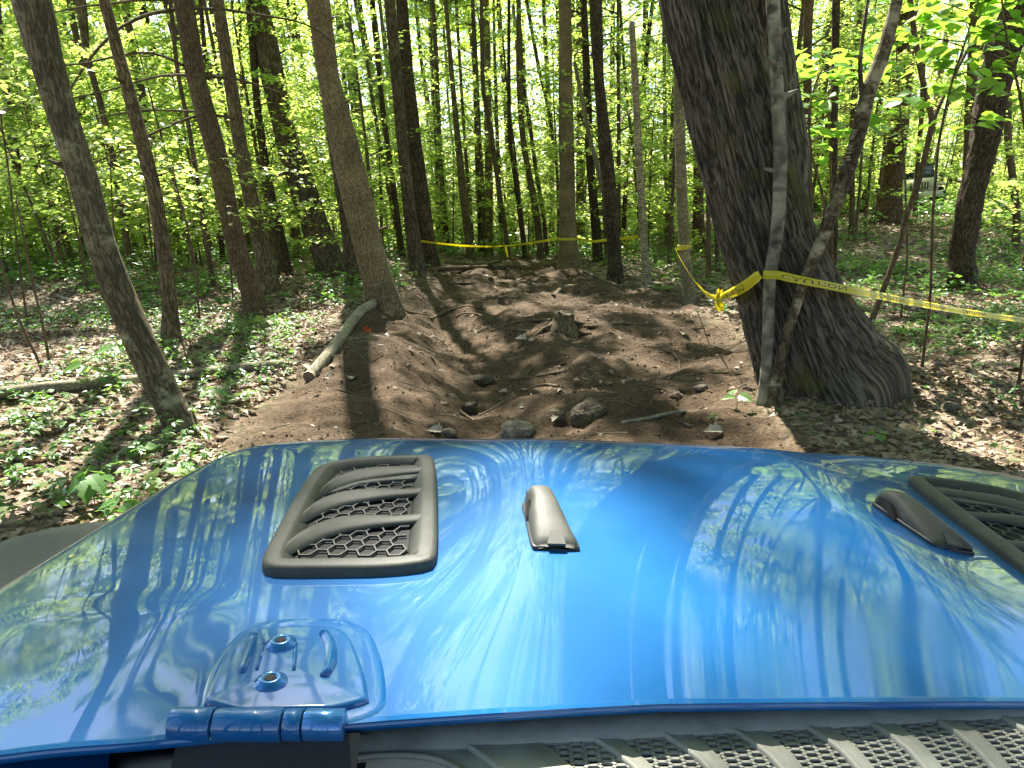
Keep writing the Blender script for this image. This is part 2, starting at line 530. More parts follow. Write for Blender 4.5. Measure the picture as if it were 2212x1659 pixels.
# ------------------------------------------------------------------ leaves
def unit(v):
    return v / (np.linalg.norm(v, axis=-1, keepdims=True) + 1e-9)
def leaves(P, A, Nn, L, Wd, shape='diamond', fold=0.18):
    """P base points, A leaf axes, Nn normals; L lengths, Wd widths -> verts, faces (quads or tris)"""
    A = unit(A)
    S = unit(np.cross(A, Nn))
    Nn = unit(np.cross(S, A))
    L = np.asarray(L)[:, None]
    Wd = np.asarray(Wd)[:, None]
    n = len(P)
    if shape == 'diamond':
        v0 = P
        v1 = P + A * L * 0.45 + S * Wd * 0.5 + Nn * Wd * fold
        v2 = P + A * L
        v3 = P + A * L * 0.45 - S * Wd * 0.5 + Nn * Wd * fold
        V = np.stack([v0, v1, v2, v3], 1).reshape(-1, 3)
        b = np.arange(n)[:, None] * 4
        return V, b + np.array([[0, 1, 2, 3]])
    if shape == 'oval':
        prof = [(0.0, 0.0), (0.16, 0.30), (0.42, 0.5), (0.70, 0.36), (1.0, 0.0)]
    elif shape == 'round':
        prof = [(0.0, 0.10), (0.10, 0.40), (0.38, 0.52), (0.72, 0.36), (1.0, 0.0)]
    elif shape == 'lobed':
        prof = [(0.0, 0.03), (0.22, 0.32), (0.36, 0.14), (0.56, 0.5), (0.72, 0.24), (1.0, 0.0)]
    else:
        prof = shape
    rows = []
    for a, w in prof:
        droop = -0.18 * L * a * a
        mid = P + A * L * a + Nn * droop
        rows += [mid - S * Wd * w + Nn * Wd * w * fold * 1.6, mid, mid + S * Wd * w + Nn * Wd * w * fold * 1.6]
    k = len(rows)
    V = np.stack(rows, 1).reshape(-1, 3)
    fs = []
    for j in range(len(prof) - 1):
        a = j * 3
        fs += [(a, a + 1, a + 4, a + 3), (a + 1, a + 2, a + 5, a + 4)]
    b = np.arange(n)[:, None, None] * k
    return V, (b + np.array(fs)[None]).reshape(-1, 4)

def spray_points(rng, start, direc, length, n, width, flat=0.12):
    """leaf bases and axes of one flat leafy branch"""
    direc = direc / np.linalg.norm(direc)
    side = np.cross(direc, [0, 0, 1.0])
    side /= np.linalg.norm(side) + 1e-9
    t = rng.random(n) ** 0.7
    w = width * (0.35 + 0.65 * np.sin(np.pi * np.clip(t, 0.05, 1)))
    u = (rng.random(n) * 2 - 1) * w
    P = start[None] + direc[None] * (t * length)[:, None] + side[None] * u[:, None]
    P[:, 2] += rng.normal(0, flat, n) - 0.10 * length * t * t
    A = direc[None] * 0.7 + side[None] * np.sign(u)[:, None] * (0.4 + rng.random(n)[:, None]) + rng.normal(0, 0.25, (n, 3))
    A[:, 2] -= 0.25
    return P, A
def make_sapling(seed, height, nbr, leaf, per, blen, low=0.12, shape='diamond', lean=0.03):
    """stem + branches (one mesh) and its leaves (one mesh), origin at the foot"""
    rng = np.random.default_rng(seed)
    k = 7
    zz = np.linspace(0, height, k)
    path = np.stack([rng.normal(0, lean, k).cumsum() * height * 0.12, rng.normal(0, lean, k).cumsum() * height * 0.12, zz], 1)
    path[0, :2] = 0
    r0 = 0.006 * height + 0.008
    path[0, 2] = -0.25
    rad = r0 * (1 - 0.85 * zz / height)
    parts = [tube(path, rad, 6, 0.35, lump=0.06, seed=seed)]
    PP, AA = [], []
    for i in range(nbr):
        f = low + (1 - low) * (i + rng.random()) / nbr
        z = f * height
        s = np.array([np.interp(z, path[:, 2], path[:, 0]), np.interp(z, path[:, 2], path[:, 1]), z])
        an = rng.random() * 2 * np.pi + i * 2.4
        el = 0.1 + 0.5 * rng.random()
        d = np.array([np.cos(an), np.sin(an), el])
        ln = blen * (0.5 + 0.7 * rng.random()) * (1.15 - 0.6 * f)
        e = s + d / np.linalg.norm(d) * ln
        e2 = e.copy()
        e2[2] -= 0.1 * ln
        parts.append(tube([s, (s + e) / 2, e2], [r0 * 0.35, r0 * 0.22, 0.002], 3, 0.5, cap=False))
        m = int(per * (0.6 + 0.8 * rng.random()))
        p, a = spray_points(rng, s + d * ln * 0.15, d, ln, m, ln * 0.36, 0.05)
        PP.append(p)
        AA.append(a)
    P = np.concatenate(PP)
    A = np.concatenate(AA)
    n = len(P)
    Nn = np.tile([0, 0, 1.0], (n, 1)) + rng.normal(0, 0.42, (n, 3))
    L = leaf * (0.65 + 0.6 * rng.random(n))
    V, Fa = leaves(P, A, Nn, L, L * 0.62, shape)
    return tube_mesh('sapling_stem', parts), mesh_np('sapling_leaves', V, Fa, smooth=False)
def make_crown(seed, rad, hgt, clumps, per, leaf):
    """high crown: origin at its foot; limbs and clumps of leaves with gaps between"""
    rng = np.random.default_rng(seed)
    parts, PP = [], []
    for i in range(clumps):
        an = rng.random() * 2 * np.pi
        rr = rad * math.sqrt(rng.random())
        f = rng.random()
        prof = 0.45 + 0.55 * math.sin(math.pi * min(1, 0.12 + 0.85 * f))
        c = np.array([math.cos(an) * rr * prof, math.sin(an) * rr * prof, hgt * f])
        if i % 3 == 0:
            s = np.array([0, 0, max(0, c[2] - 0.6 * rr - 0.5)])
            parts.append(tube([s, (s + c) / 2 + [0, 0, 0.25], c], [0.055, 0.035, 0.008], 4, 0.7, cap=False))
        sz = 0.40 + 0.5 * rng.random() ** 1.5
        p = rng.normal(0, 1, (per, 3))
        p = unit(p) * (rng.random((per, 1)) ** 0.5) * sz * np.array([1.25, 1.25, 0.42])
        PP.append(p + c)
    parts.append(tube([[0, 0, -1.0], [0.1, 0, hgt * 0.5], [0, 0.1, hgt * 0.97]], [0.11, 0.07, 0.015], 6, 0.7, cap=False))
    P = np.concatenate(PP)
    n = len(P)
    A = rng.normal(0, 1, (n, 3)) + [0, 0, -0.3]
    Nn = np.tile([0, 0, 1.0], (n, 1)) + rng.normal(0, 0.5, (n, 3))
    L = leaf * (0.7 + 0.6 * rng.random(n))
    V, Fa = leaves(P, A, Nn, L, L * 0.7)
    return tube_mesh('crown_limbs', parts), mesh_np('crown_leaves', V, Fa, smooth=False)

CROWNS = [make_crown(100 + i, 2.5 + 0.3 * (i % 3), 6.5 + (i % 2), 17 + 2 * (i % 3), 210, 0.165) for i in range(5)]
CROWNS_D = [make_crown(150 + i, 2.9, 8.0, 36, 150, 0.19) for i in range(3)]
for a, b in CROWNS + CROWNS_D:
    a.materials.append(BARK['brown'])
    b.materials.append(LEAF_CANOPY)
SAPS = []
for i in range(7):
    SAPS.append((make_sapling(200 + i, [5.0, 6.5, 8.0, 9.5, 11.0, 7.0, 4.0][i], [24, 28, 32, 36, 38, 28, 20][i], 0.115, 92, [1.5, 1.7, 1.9, 2.1, 2.2, 1.8, 1.3][i]), [5.0, 6.5, 8.0, 9.5, 11.0, 7.0, 4.0][i]))
for (a, b), _ in SAPS:
    a.materials.append(BARK['twig'])
    b.materials.append(LEAF_UNDER)

# ------------------------------------------------------------------ the trees one can tell apart, read off the photograph:
# (pixel x of left edge, right edge, pixel y) from top to foot
def px_tree(name, label, pts, kind, top=15.0, cat='tree', group=None, crown=True, k=14, step=0.12, lump=0.05, ridges=0.0, rf=9, flare=0.35, lobes=5, depth=None, lean_y=0.0, cscale=1.0, fh=0.3, branches=(), seed=0, twist=0.0):
    pts = sorted(pts, key=lambda p: -p[2])
    fx = (pts[0][0] + pts[0][1]) / 2
    foot = ground_hit(fx, pts[0][2]) if depth is None else at_y(fx, pts[0][2], depth)
    d = foot[1]
    P, R = [], []
    z0 = foot[2]
    for a, b, y in pts:
        q = at_y((a + b) / 2, y, d)
        if lean_y:
            q = at_y((a + b) / 2, y, d + lean_y * (q[2] - z0))
        P.append(q)
        R.append((b - a) / 2 * axis_depth(q) / F)
    P = np.array(P)
    gz = float(H(foot[0], foot[1]))
    z_here = P[0, 2]
    ext = P[0] + (P[0] - P[1]) / max(0.05, abs(P[1, 2] - P[0, 2])) * 0.35
    ext[2] = min(gz, z_here) - 0.45
    ext[:2] = P[0, :2]
    P = np.vstack([ext[None], P])
    R = [R[0] * 1.12] + R
    dr = (P[-1] - P[-3]) if len(P) > 3 else (P[-1] - P[-2])
    dr = dr / max(0.2, dr[2])
    p = P[-1].copy()
    if top is not None:
        r = R[-1]
        z = p[2]
        ex = []
        while z < top:
            st = min(1.5, top - z + 1e-3)
            dr = dr * np.array([0.72, 0.72, 1])
            p = p + dr * st
            z = p[2]
            ex.append(p.copy())
        for i, q in enumerate(ex):
            P = np.vstack([P, q[None]])
            R.append(r * (1 - 0.72 * (i + 1) / len(ex)))
    base = np.array([foot[0], foot[1], gz])
    o = thing(name, label, cat, base, group)
    lst = [tube(P, R, k, step, lump=lump, seed=seed + int(fx), ridges=ridges, rfreq=rf, flare=flare, flare_h=fh, lobes=lobes, base=0.35, twist=twist)]
    obj('trunk', tube_mesh('trunk', lst, base), BARK[kind], o)
    if k >= 20 and kind != 'oak':
        sr = np.random.default_rng(int(abs(fx)) + 5)
        for q_ in range(int(sr.integers(3, 7))):
            zz = base[2] + 0.9 + sr.random() * max(0.5, min(4.5, P[-1][2] * 0.35))
            c_ = np.array([np.interp(zz, P[:, 2], P[:, 0]), np.interp(zz, P[:, 2], P[:, 1]), zz])
            rt = float(np.interp(zz, P[:, 2], np.array(R)))
            an_ = sr.random() * 6.28
            dv = np.array([math.cos(an_), math.sin(an_), 0.15 + 0.4 * sr.random()])
            ln_ = rt + 0.05 + 0.16 * sr.random()
            w_ = 0.008 + 0.014 * sr.random()
            obj('branch_stub', tube_mesh('branch_stub', [tube([c_ + dv * rt * 0.7, c_ + dv * (rt + 0.03), c_ + dv * ln_], [w_ * 1.6, w_, w_ * 0.5], 7, 0.03, lump=0.15)], base), BARK[kind], o)
    for bp in branches:
        bq = [at_y(x, y, d + dd) for x, y, dd in bp[0]]
        rr = np.linspace(bp[1], bp[2], len(bq)) / 2 * axis_depth(bq[0]) / F
        obj('branch', tube_mesh('branch', [tube(bq, rr, 6, 0.08, lump=0.12, seed=int(bp[0][0][0]))], base), BARK[kind if kind != 'white' else 'brown'], o)
    if crown and top is not None:
        ci = int(abs(fx) * 7 + seed) % len(CROWNS)
        cs = cscale * (0.9 + 0.25 * _h(int(fx), 3, 4, 5))
        for nm, me in zip(('limbs', 'crown'), CROWNS[ci]):
            c = obj(nm, me, None, o)
            c.location = P[-1] - base - np.array([0, 0, 3.4])
            c.rotation_euler = (0, 0, float(fx) * 0.7)
            c.scale = (cs, cs, cs)
    return o, P, R, d
TREES = {}
def T(key, *a, **k):
    TREES[key] = px_tree(*a, **k)
GL = 'trees standing left of the trail'
GC = 'trees standing behind the caution tape'
GR = 'trees standing right of the trail'
GF = 'thin trunks deep in the woods'
T('t1', 'leaning_tree', 'dark trunk with pale lichen patches leaning hard over the fallen log, left of trail',
  [(28, 108, 0), (67, 133, 133), (110, 170, 267), (153, 213, 400), (187, 248, 530), (230, 293, 649), (290, 353, 783), (343, 402, 883), (366, 430, 930)], 'lichen', group=GL, k=40, step=0.05, ridges=0.006, rf=16, flare=0.22, lump=0.07, top=16)
T('t2', 'flaky_barked_tree', 'slim flaky-barked trunk standing just behind the leaning lichen trunk',
  [(213, 237, 0), (247, 273, 133), (283, 310, 267), (317, 347, 400), (340, 370, 553), (350, 381, 649), (352, 388, 736)], 'flaky', group=GL, cscale=0.9, k=28, step=0.06, ridges=0.005, rf=14, lump=0.10, top=15)
bA = [(x / 3, y / 3, dd) for x, y, dd in [(1150, 60, 0), (960, 90, -0.2), (770, 180, -0.4), (620, 330, -0.6), (520, 470, -0.7), (450, 590, -0.8)]]
bB = [(x / 3, y / 3, dd) for x, y, dd in [(1220, 440, 0), (1080, 370, -0.3), (950, 335, -0.5), (720, 370, -0.8), (560, 410, -1.0), (400, 425, -1.2)]]
bC = [(x / 3, y / 3, dd) for x, y, dd in [(1220, 485, 0), (1050, 490, 0.3), (900, 525, 0.5), (700, 590, 0.7), (450, 640, 0.9)]]
bD = [(x / 3, y / 3, dd) for x, y, dd in [(1320, 725, 0), (1100, 715, 0.2), (930, 712, 0.4), (750, 740, 0.5), (620, 770, 0.6)]]
bE = [(x / 3, y / 3, dd) for x, y, dd in [(1320, 735, 0), (1100, 810, -0.2), (960, 880, -0.4), (800, 970, -0.6), (600, 1060, -0.8)]]
bF = [(x / 3, y / 3, dd) for x, y, dd in [(1250, 55, 0), (1450, 60, 0.2), (1700, 100, 0.4), (1900, 130, 0.5), (2050, 185, 0.6), (2150, 270, 0.6)]]
bG = [(x / 3, y / 3, dd) for x, y, dd in [(1340, 495, 0), (1530, 510, 0.2), (1700, 560, 0.3), (1880, 625, 0.4)]]
bH = [(x / 3, y / 3, dd) for x, y, dd in [(1130, -10, 0), (900, 0, 0.2), (700, 25, 0.4), (520, 45, 0.6), (330, 85, 0.8)]]
bI = [(x / 3, y / 3, dd) for x, y, dd in [(1400, 750, 0), (1480, 752, 0.1), (1520, 770, 0.1)]]
T('t3', 'pine_tree', 'straight brown trunk with long bare dead branches, left of trail',
  [(375, 418, 0), (403, 443, 167), (447, 490, 333), (470, 512, 445), (493, 537, 553), (520, 563, 616), (533, 580, 692)], 'brown', group=GL, k=28, step=0.07, ridges=0.004, rf=18, lump=0.06, top=16, cscale=0.70,
  branches=[(bA, 9, 4), (bB, 7, 3), (bC, 7, 3), (bD, 6, 3), (bE, 7, 3), (bF, 7, 3), (bG, 7, 3), (bH, 7, 3), (bI, 7, 4)])
T('t4', 'tall_tree', 'pale brown trunk rising between the dead-branched pine and a thick leaning oak',
  [(457, 483, 0), (482, 510, 167), (507, 537, 333), (530, 562, 450), (550, 590, 553), (562, 604, 628)], 'flaky', group=GL, crown=False, k=20, step=0.1)
T('t5', 'oak_tree', 'thick dark furrowed trunk leaning left, foot touching its straighter twin',
  [(528, 575, 0), (545, 597, 80), (587, 633, 267), (623, 680, 400), (650, 707, 480), (677, 738, 553), (690, 748, 597)], 'furrow', group=GL, crown=False, k=28, step=0.1, ridges=0.012, rf=20)
T('t6', 'oak_tree', 'dark furrowed trunk partly hidden behind the pale speckled trunk beside the long log',
  [(662, 697, 0), (690, 727, 180), (722, 758, 400), (732, 770, 450), (749, 788, 616)], 'furrow', group=GL, crown=False, k=24, step=0.1, ridges=0.01, rf=18)
T('t7', 'ash_tree', 'pale speckled grey-brown trunk with the long log leaning to its foot',
  [(663, 712, 0), (687, 732, 167), (716, 780, 333), (742, 808, 445), (770, 832, 553), (786, 847, 610), (793, 862, 662)], 'pale', group=GL, k=40, step=0.06, ridges=0.006, rf=30, flare=0.4, lobes=6, lump=0.03, top=17, cscale=0.72)
T('t8', 'straight_tree', 'dark straight trunk beside the left knot of the far caution tape, front of a pair',
  [(829, 854, 0), (844, 869, 167), (859, 884, 333), (870, 898, 445), (882, 914, 553), (886, 922, 594)], 'furrow', group=GC, cscale=0.9, k=20)
T('t9', 'straight_tree', 'wider dark trunk close behind its twin where the far caution tape starts',
  [(854, 880, 0), (867, 894, 167), (884, 914, 333), (895, 930, 445), (904, 944, 553), (908, 950, 576)], 'dark', group=GC, cscale=0.95, k=20)
T('t19', 'straight_tree', 'upright grey-barked trunk that the far caution tape wraps around',
  [(1207, 1234, 0), (1207, 1237, 167), (1207, 1239, 267), (1209, 1244, 467), (1208, 1248, 540), (1207, 1256, 576)], 'pale', group=GC, cscale=0.7, k=24, flare=0.3)
T('t20', 'straight_tree', 'slender smooth trunk right beside the grey trunk wrapped with tape',
  [(1244, 1260, 0), (1245, 1260, 267), (1244, 1262, 467), (1242, 1264, 556)], 'brown', group=GC, crown=False)
T('t21', 'straight_tree', 'slim dark trunk half hidden behind the black blotched trunk at the tape',
  [(1254, 1268, 0), (1259, 1276, 167), (1264, 1282, 333), (1275, 1295, 467), (1282, 1304, 565)], 'dark', group=GC, crown=False)
T('t22', 'blotched_tree', 'nearly black blotched trunk behind the right half of the far caution tape',
  [(1272, 1300, 0), (1282, 1304, 167), (1294, 1324, 333), (1304, 1334, 433), (1313, 1341, 553), (1312, 1345, 606)], 'dark', group=GC, cscale=0.6, k=20, lump=0.09)
T('t22b', 'thin_tree', 'thin crooked pole tree leaning against the black blotched trunk',
  [(1237, 1245, 133), (1266, 1275, 283), (1300, 1310, 417), (1310, 1320, 500), (1316, 1326, 598)], 'grey', group=GC, top=None, crown=False, k=10)
T('t23', 'dead_birch', 'pale peeling broken-topped birch trunk where the far caution tape ends',
  [(1358, 1371, 47), (1364, 1379, 167), (1372, 1388, 333), (1379, 1395, 450), (1385, 1401, 553), (1387, 1409, 618)], 'birch', group=GC, top=None, crown=False, k=16, lump=0.1)
T('t26', 'beech_tree', 'smooth grey trunk with the short caution tape knotted around it',
  [(1452, 1472, 40), (1457, 1480, 258), (1460, 1484, 400), (1466, 1490, 540), (1477, 1503, 655)], 'grey', group=GR, k=20, flare=0.3)
T('t27', 'rotten_tree', 'reddish brown rotten trunk behind the smooth grey taped trunk',
  [(1496, 1516, 200), (1497, 1518, 330), (1498, 1520, 440), (1494, 1524, 540)], 'red', group=GR, top=9, crown=False, k=14, flare=0.8, fh=0.25)
# the great forked oak, two stems from one foot
o28, P28, R28, d28 = px_tree('oak_tree', 'huge ridged forked oak trunk leaning left beside the trail, widest in the scene',
  [(1422, 1597, -60), (1427, 1612, 0), (1460, 1650, 130), (1492, 1690, 267), (1527, 1722, 400), (1562, 1752, 520), (1590, 1790, 600), (1612, 1842, 700), (1632, 1895, 780), (1640, 1935, 826)], 'oak',
  group=GR, k=400, step=0.021, ridges=0.024, rf=46, flare=0.14, lobes=5, fh=0.25, lump=0.03, top=None, crown=False, depth=None)
TREES['oak'] = (o28, P28, R28, d28)
b28 = np.array(o28.location)
up = [P28[-1] - (P28[-1] - P28[-2]) * 0.5, P28[-1], P28[-1] + np.array([-0.35, 0.1, 1.5]), P28[-1] + np.array([-0.6, 0.1, 4]), P28[-1] + np.array([-0.7, 0.2, 8]), P28[-1] + np.array([-0.7, 0.2, 13])]
obj('upper_trunk', tube_mesh('upper_trunk', [tube(up, [R28[-1] * 0.97, R28[-1] * 0.98, 0.36, 0.30, 0.22, 0.08], 40, 0.2, lump=0.05, seed=3)], b28), BARK['oak'], o28)
for nm, me in zip(('limbs', 'crown'), CROWNS[2]):
    c = obj(nm, me, None, o28)
    c.location = up[-1] - b28 - np.array([0, 0, 4.0])
    c.scale = (1.3, 1.3, 1.3)
q = [at_y(1640, -40, d28 + 0.55), at_y(1648, 60, d28 + 0.5), at_y(1663, 200, d28 + 0.42), at_y(1676, 330, d28 + 0.3), at_y(1668, 480, d28 + 0.05)]
q = [q[0] + np.array([-0.3, 0.6, 3.0]), *q]
obj('second_stem', tube_mesh('second_stem', [tube(q, [0.18, 0.21, 0.22, 0.24, 0.27, 0.28], 90, 0.035, ridges=0.020, rfreq=26, seed=41, lump=0.03)], b28), BARK['oak'], o28)
T('t29', 'birch_sapling', 'slim pale-barked stem in front of the huge oak, caution tape tied on it',
  [(1655, 1684, 0), (1665, 1692, 200), (1672, 1701, 333), (1668, 1696, 467), (1661, 1688, 530), (1650, 1675, 599), (1647, 1672, 716), (1643, 1668, 816), (1634, 1668, 868)], 'white', group=GR, k=24, step=0.05, top=12, lump=0.06, cscale=0.6, flare=0.2)
T('t30', 'crooked_sapling', 'dark crooked stem slanting right from the foot of the pale slim stem',
  [(1926, 1950, 0), (1899, 1928, 100), (1860, 1890, 200), (1838, 1868, 300), (1805, 1836, 400), (1768, 1798, 500), (1758, 1783, 530), (1728, 1750, 599), (1690, 1712, 716), (1666, 1690, 816), (1655, 1690, 872)], 'patchy', group=GR, k=20, step=0.05, top=10, lump=0.08, cscale=0.6, flare=0.2,
  branches=[([(1862, 205, 0), (1857, 160, 0.02), (1858, 117, 0.03), (1868, 50, 0.05), (1878, -20, 0.1)], 11, 7)])
T('t31', 'forked_sapling', 'thin dark forked sapling between the huge oak and the parked vehicle',
  [(1968, 1980, 67), (1984, 1996, 160), (2009, 2021, 262), (1982, 1994, 383), (1946, 1957, 483), (1942, 1953, 516), (1912, 1924, 599), (1872, 1885, 703)], 'brown', group=GR, k=12, step=0.06, top=8, crown=False, flare=0.1,
  branches=[([(2015, 260, 0), (2042, 200, 0.1), (2070, 145, 0.2), (2098, 93, 0.3), (2130, 30, 0.4)], 9, 5)])
T('t32', 'straight_tree', 'stout brown trunk standing right beside the parked pale vehicle',
  [(1942, 1982, 0), (1932, 1974, 100), (1922, 1962, 267), (1906, 1947, 400), (1898, 1944, 440), (1890, 1944, 467)], 'red', group=GR, k=24, depth=25.0, flare=0.5, fh=0.4)
T('t33', 'gnarled_tree', 'gnarled dark trunk with a swollen foot leaning right, beyond the long tape',
  [(2190, 2250, -20), (2132, 2204, 100), (2112, 2178, 200), (2095, 2148, 333), (2068, 2122, 433), (2055, 2105, 530), (2052, 2106, 575), (2045, 2106, 622)], 'dark', group=GR, k=48, step=0.05, ridges=0.012, rf=18, lump=0.12, flare=0.3)
T('t34', 'straight_tree', 'straight grey-brown trunk hidden partly behind the gnarled leaning trunk',
  [(2096, 2118, 0), (2092, 2115, 100), (2084, 2106, 267), (2078, 2098, 400), (2070, 2094, 470)], 'brown', group=GR, depth=22.0)
T('t35', 'thin_tree', 'slender dark trunk seen between the huge oak and the crooked stem, nearer one',
  [(1798, 1815, 0), (1796, 1812, 150), (1793, 1809, 300), (1792, 1808, 433), (1790, 1810, 505)], 'dark', group=GR, depth=17.0)
T('t36', 'thin_tree', 'slender pale trunk close to the right edge of the huge oak',
  [(1738, 1758, 0), (1735, 1755, 60), (1736, 1752, 250), (1740, 1755, 417), (1738, 1758, 520)], 'brown', group=GR, depth=19.0)
far = [
 ('t10', [(762, 770, 0), (790, 798, 140), (809, 817, 267), (845, 853, 460), (866, 874, 566)]),
 ('t10b', [(797, 809, 0), (812, 823, 140), (820, 832, 233), (847, 860, 433), (866, 878, 572)]),
 ('t11', [(958, 967, 0), (967, 977, 117), (979, 992, 267), (990, 1007, 400), (1007, 1024, 553), (1008, 1027, 566)]),
 ('t12', [(930, 939, 0), (937, 947, 117), (944, 955, 333), (954, 966, 460), (961, 975, 565)]),
 ('t13', [(1022, 1031, 200), (1027, 1039, 400), (1034, 1050, 553), (1034, 1052, 566)]),
 ('t14', [(1036, 1044, 0), (1036, 1045, 67), (1038, 1047, 200), (1053, 1062, 267), (1066, 1076, 367), (1085, 1095, 480), (1093, 1104, 566)]),
 ('t15', [(1096, 1103, 20), (1095, 1103, 133), (1096, 1105, 300), (1110, 1119, 400), (1129, 1139, 553), (1130, 1140, 572)]),
 ('t16', [(1115, 1126, 0), (1114, 1127, 150), (1120, 1133, 280), (1128, 1141, 333), (1152, 1168, 467), (1162, 1178, 566)]),
 ('t17', [(1120, 1129, 80), (1123, 1132, 167), (1140, 1149, 267), (1153, 1162, 367), (1170, 1180, 470), (1178, 1188, 572)]),
 ('t18', [(1133, 1141, 0), (1160, 1168, 150), (1181, 1188, 233), (1200, 1208, 367), (1204, 1212, 480), (1208, 1216, 566)]),
 ('t24', [(1336, 1342, 0), (1346, 1353, 167), (1365, 1372, 333), (1378, 1385, 480), (1382, 1390, 560)]),
 ('t24b', [(1398, 1407, 60), (1386, 1396, 180), (1350, 1360, 330), (1345, 1355, 430), (1340, 1352, 545)]),
 ('t25', [(1430, 1438, 0), (1431, 1440, 150), (1433, 1441, 333), (1436, 1445, 500), (1436, 1446, 535)]),
 ('t27b', [(1520, 1528, 260), (1524, 1532, 400), (1526, 1536, 500), (1526, 1537, 590)]),
 ('t27c', [(1540, 1548, 420), (1543, 1552, 500), (1545, 1556, 598)]),
 ('t37', [(-14, 0, 0), (-3, 12, 133), (20, 37, 300), (37, 54, 433), (55, 72, 533), (60, 78, 570)]),
 ('t38', [(36, 54, 0), (50, 68, 117), (90, 110, 333), (105, 126, 420), (120, 143, 488)]),
 ('t39', [(163, 187, 0), (180, 193, 120), (213, 227, 233), (233, 248, 333), (260, 274, 467), (270, 285, 560)]),
 ('t40', [(148, 162, 40), (172, 184, 130), (170, 184, 233), (168, 182, 400), (172, 186, 520)]),
 ('t41', [(260, 276, 0), (280, 296, 117), (300, 316, 200), (314, 330, 333), (328, 343, 450), (335, 351, 560)]),
 ('t42', [(363, 373, 0), (379, 388, 167), (403, 412, 267), (425, 435, 417), (443, 453, 533), (455, 467, 620)]),
 ('t43', [(540, 556, 120), (545, 560, 200), (560, 578, 333), (578, 597, 433), (606, 626, 553), (612, 634, 590)]),
 ('t44', [(575, 586, 200), (600, 612, 333), (622, 634, 450), (640, 654, 580)]),
 ('t45', [(2170, 2186, 180), (2168, 2184, 300), (2185, 2200, 417), (2190, 2206, 500)]),
 ('t46', [(1990, 2000, 60), (1988, 1998, 220), (1975, 1985, 380), (1970, 1982, 470)]),
 ('t47', [(1845, 1858, 130), (1835, 1848, 260), (1836, 1846, 420), (1834, 1848, 500)]),
 ('t48', [(438, 448, 120), (452, 462, 300), (468, 478, 460), (478, 490, 590)]),
 ('t49', [(520, 528, 260), (500, 508, 420), (520, 530, 580)]),
 ('t50', [(985, 992, 60), (1000, 1007, 300), (1015, 1024, 500), (1018, 1027, 566)]),
 ('t51', [(1068, 1076, 240), (1074, 1083, 400), (1080, 1090, 566)]),
]
FOOT_D = {'t37': 19, 't38': 26, 't39': 17, 't40': 24, 't41': 18, 't42': 14.5, 't43': 17, 't44': 22, 't45': 20, 't46': 27, 't47': 22, 't48': 20, 't49': 24,
          't10': 24, 't10b': 22, 't11': 25, 't12': 29, 't13': 28, 't14': 24.5, 't15': 25, 't16': 25, 't17': 26, 't18': 27, 't24': 26, 't24b': 29, 't25': 28, 't27b': 17.5, 't27c': 19, 't50': 31, 't51': 30}
OWN = {'t10': 'thin pole between the pale speckled trunk and the dark twin trunks, thinner of two', 't10b': 'slim trunk between the pale speckled trunk and the dark twins, thicker of two',
       't11': 'dark trunk behind the lowest sag of the far tape, widest of that thicket', 't12': 'slim trunk just right of the dark twin trunks at the far tape',
       't14': 'slender trunk with a sharp bend in it behind the sagging far tape', 't16': 'brown trunk slanting to the right foot of the sagging far tape',
       't18': 'very thin pole slanting into the grey trunk wrapped in tape', 't24': 'thin straight pole just left of the broken birch', 't24b': 'thin trunk slanting right behind the broken birch top',
       't25': 'slim trunk between the broken birch and the smooth grey taped trunk', 't37': 'slim trunk left of the lichen-patched leaning trunk, outermost of all', 't38': 'straight slim trunk half hidden by the lichen-patched leaning trunk',
       't39': 'slim trunk carrying the faded orange ribbon', 't42': 'thin pole beside the left flank of the dead-branched pine', 't43': 'dark slim trunk just left of the thick leaning oak',
       't27b': 'dark thin stem between the smooth grey taped trunk and the huge oak', 't27c': 'short dark stem close against the left edge of the huge oak', 't46': 'slim trunk standing before the parked pale vehicle'}
for i, (key, pts) in enumerate(far):
    left = pts[-1][0] < 700
    right = pts[-1][0] > 1480
    lab = ('slim trunk among the sunlit leaves left of the pale speckled trunk' if left else
           'slim trunk in the thicket right of the huge oak or beside it' if right else
           'slender dark trunk rising behind the sagging far caution tape')
    lab = OWN.get(key, lab)
    T(key, 'thin_tree', lab, pts, ['brown', 'dark', 'flaky', 'brown', 'furrow'][i % 5], group='slim trunks left of trail' if left else 'slim trunks right of trail' if right else 'slim trunks behind far tape',
      depth=FOOT_D[key], k=10, step=0.25, top=13, cscale=0.8, flare=0.25, crown=(i % 2 == 0 and key not in ('t42', 't44', 't48', 't27b')), lump=0.07)

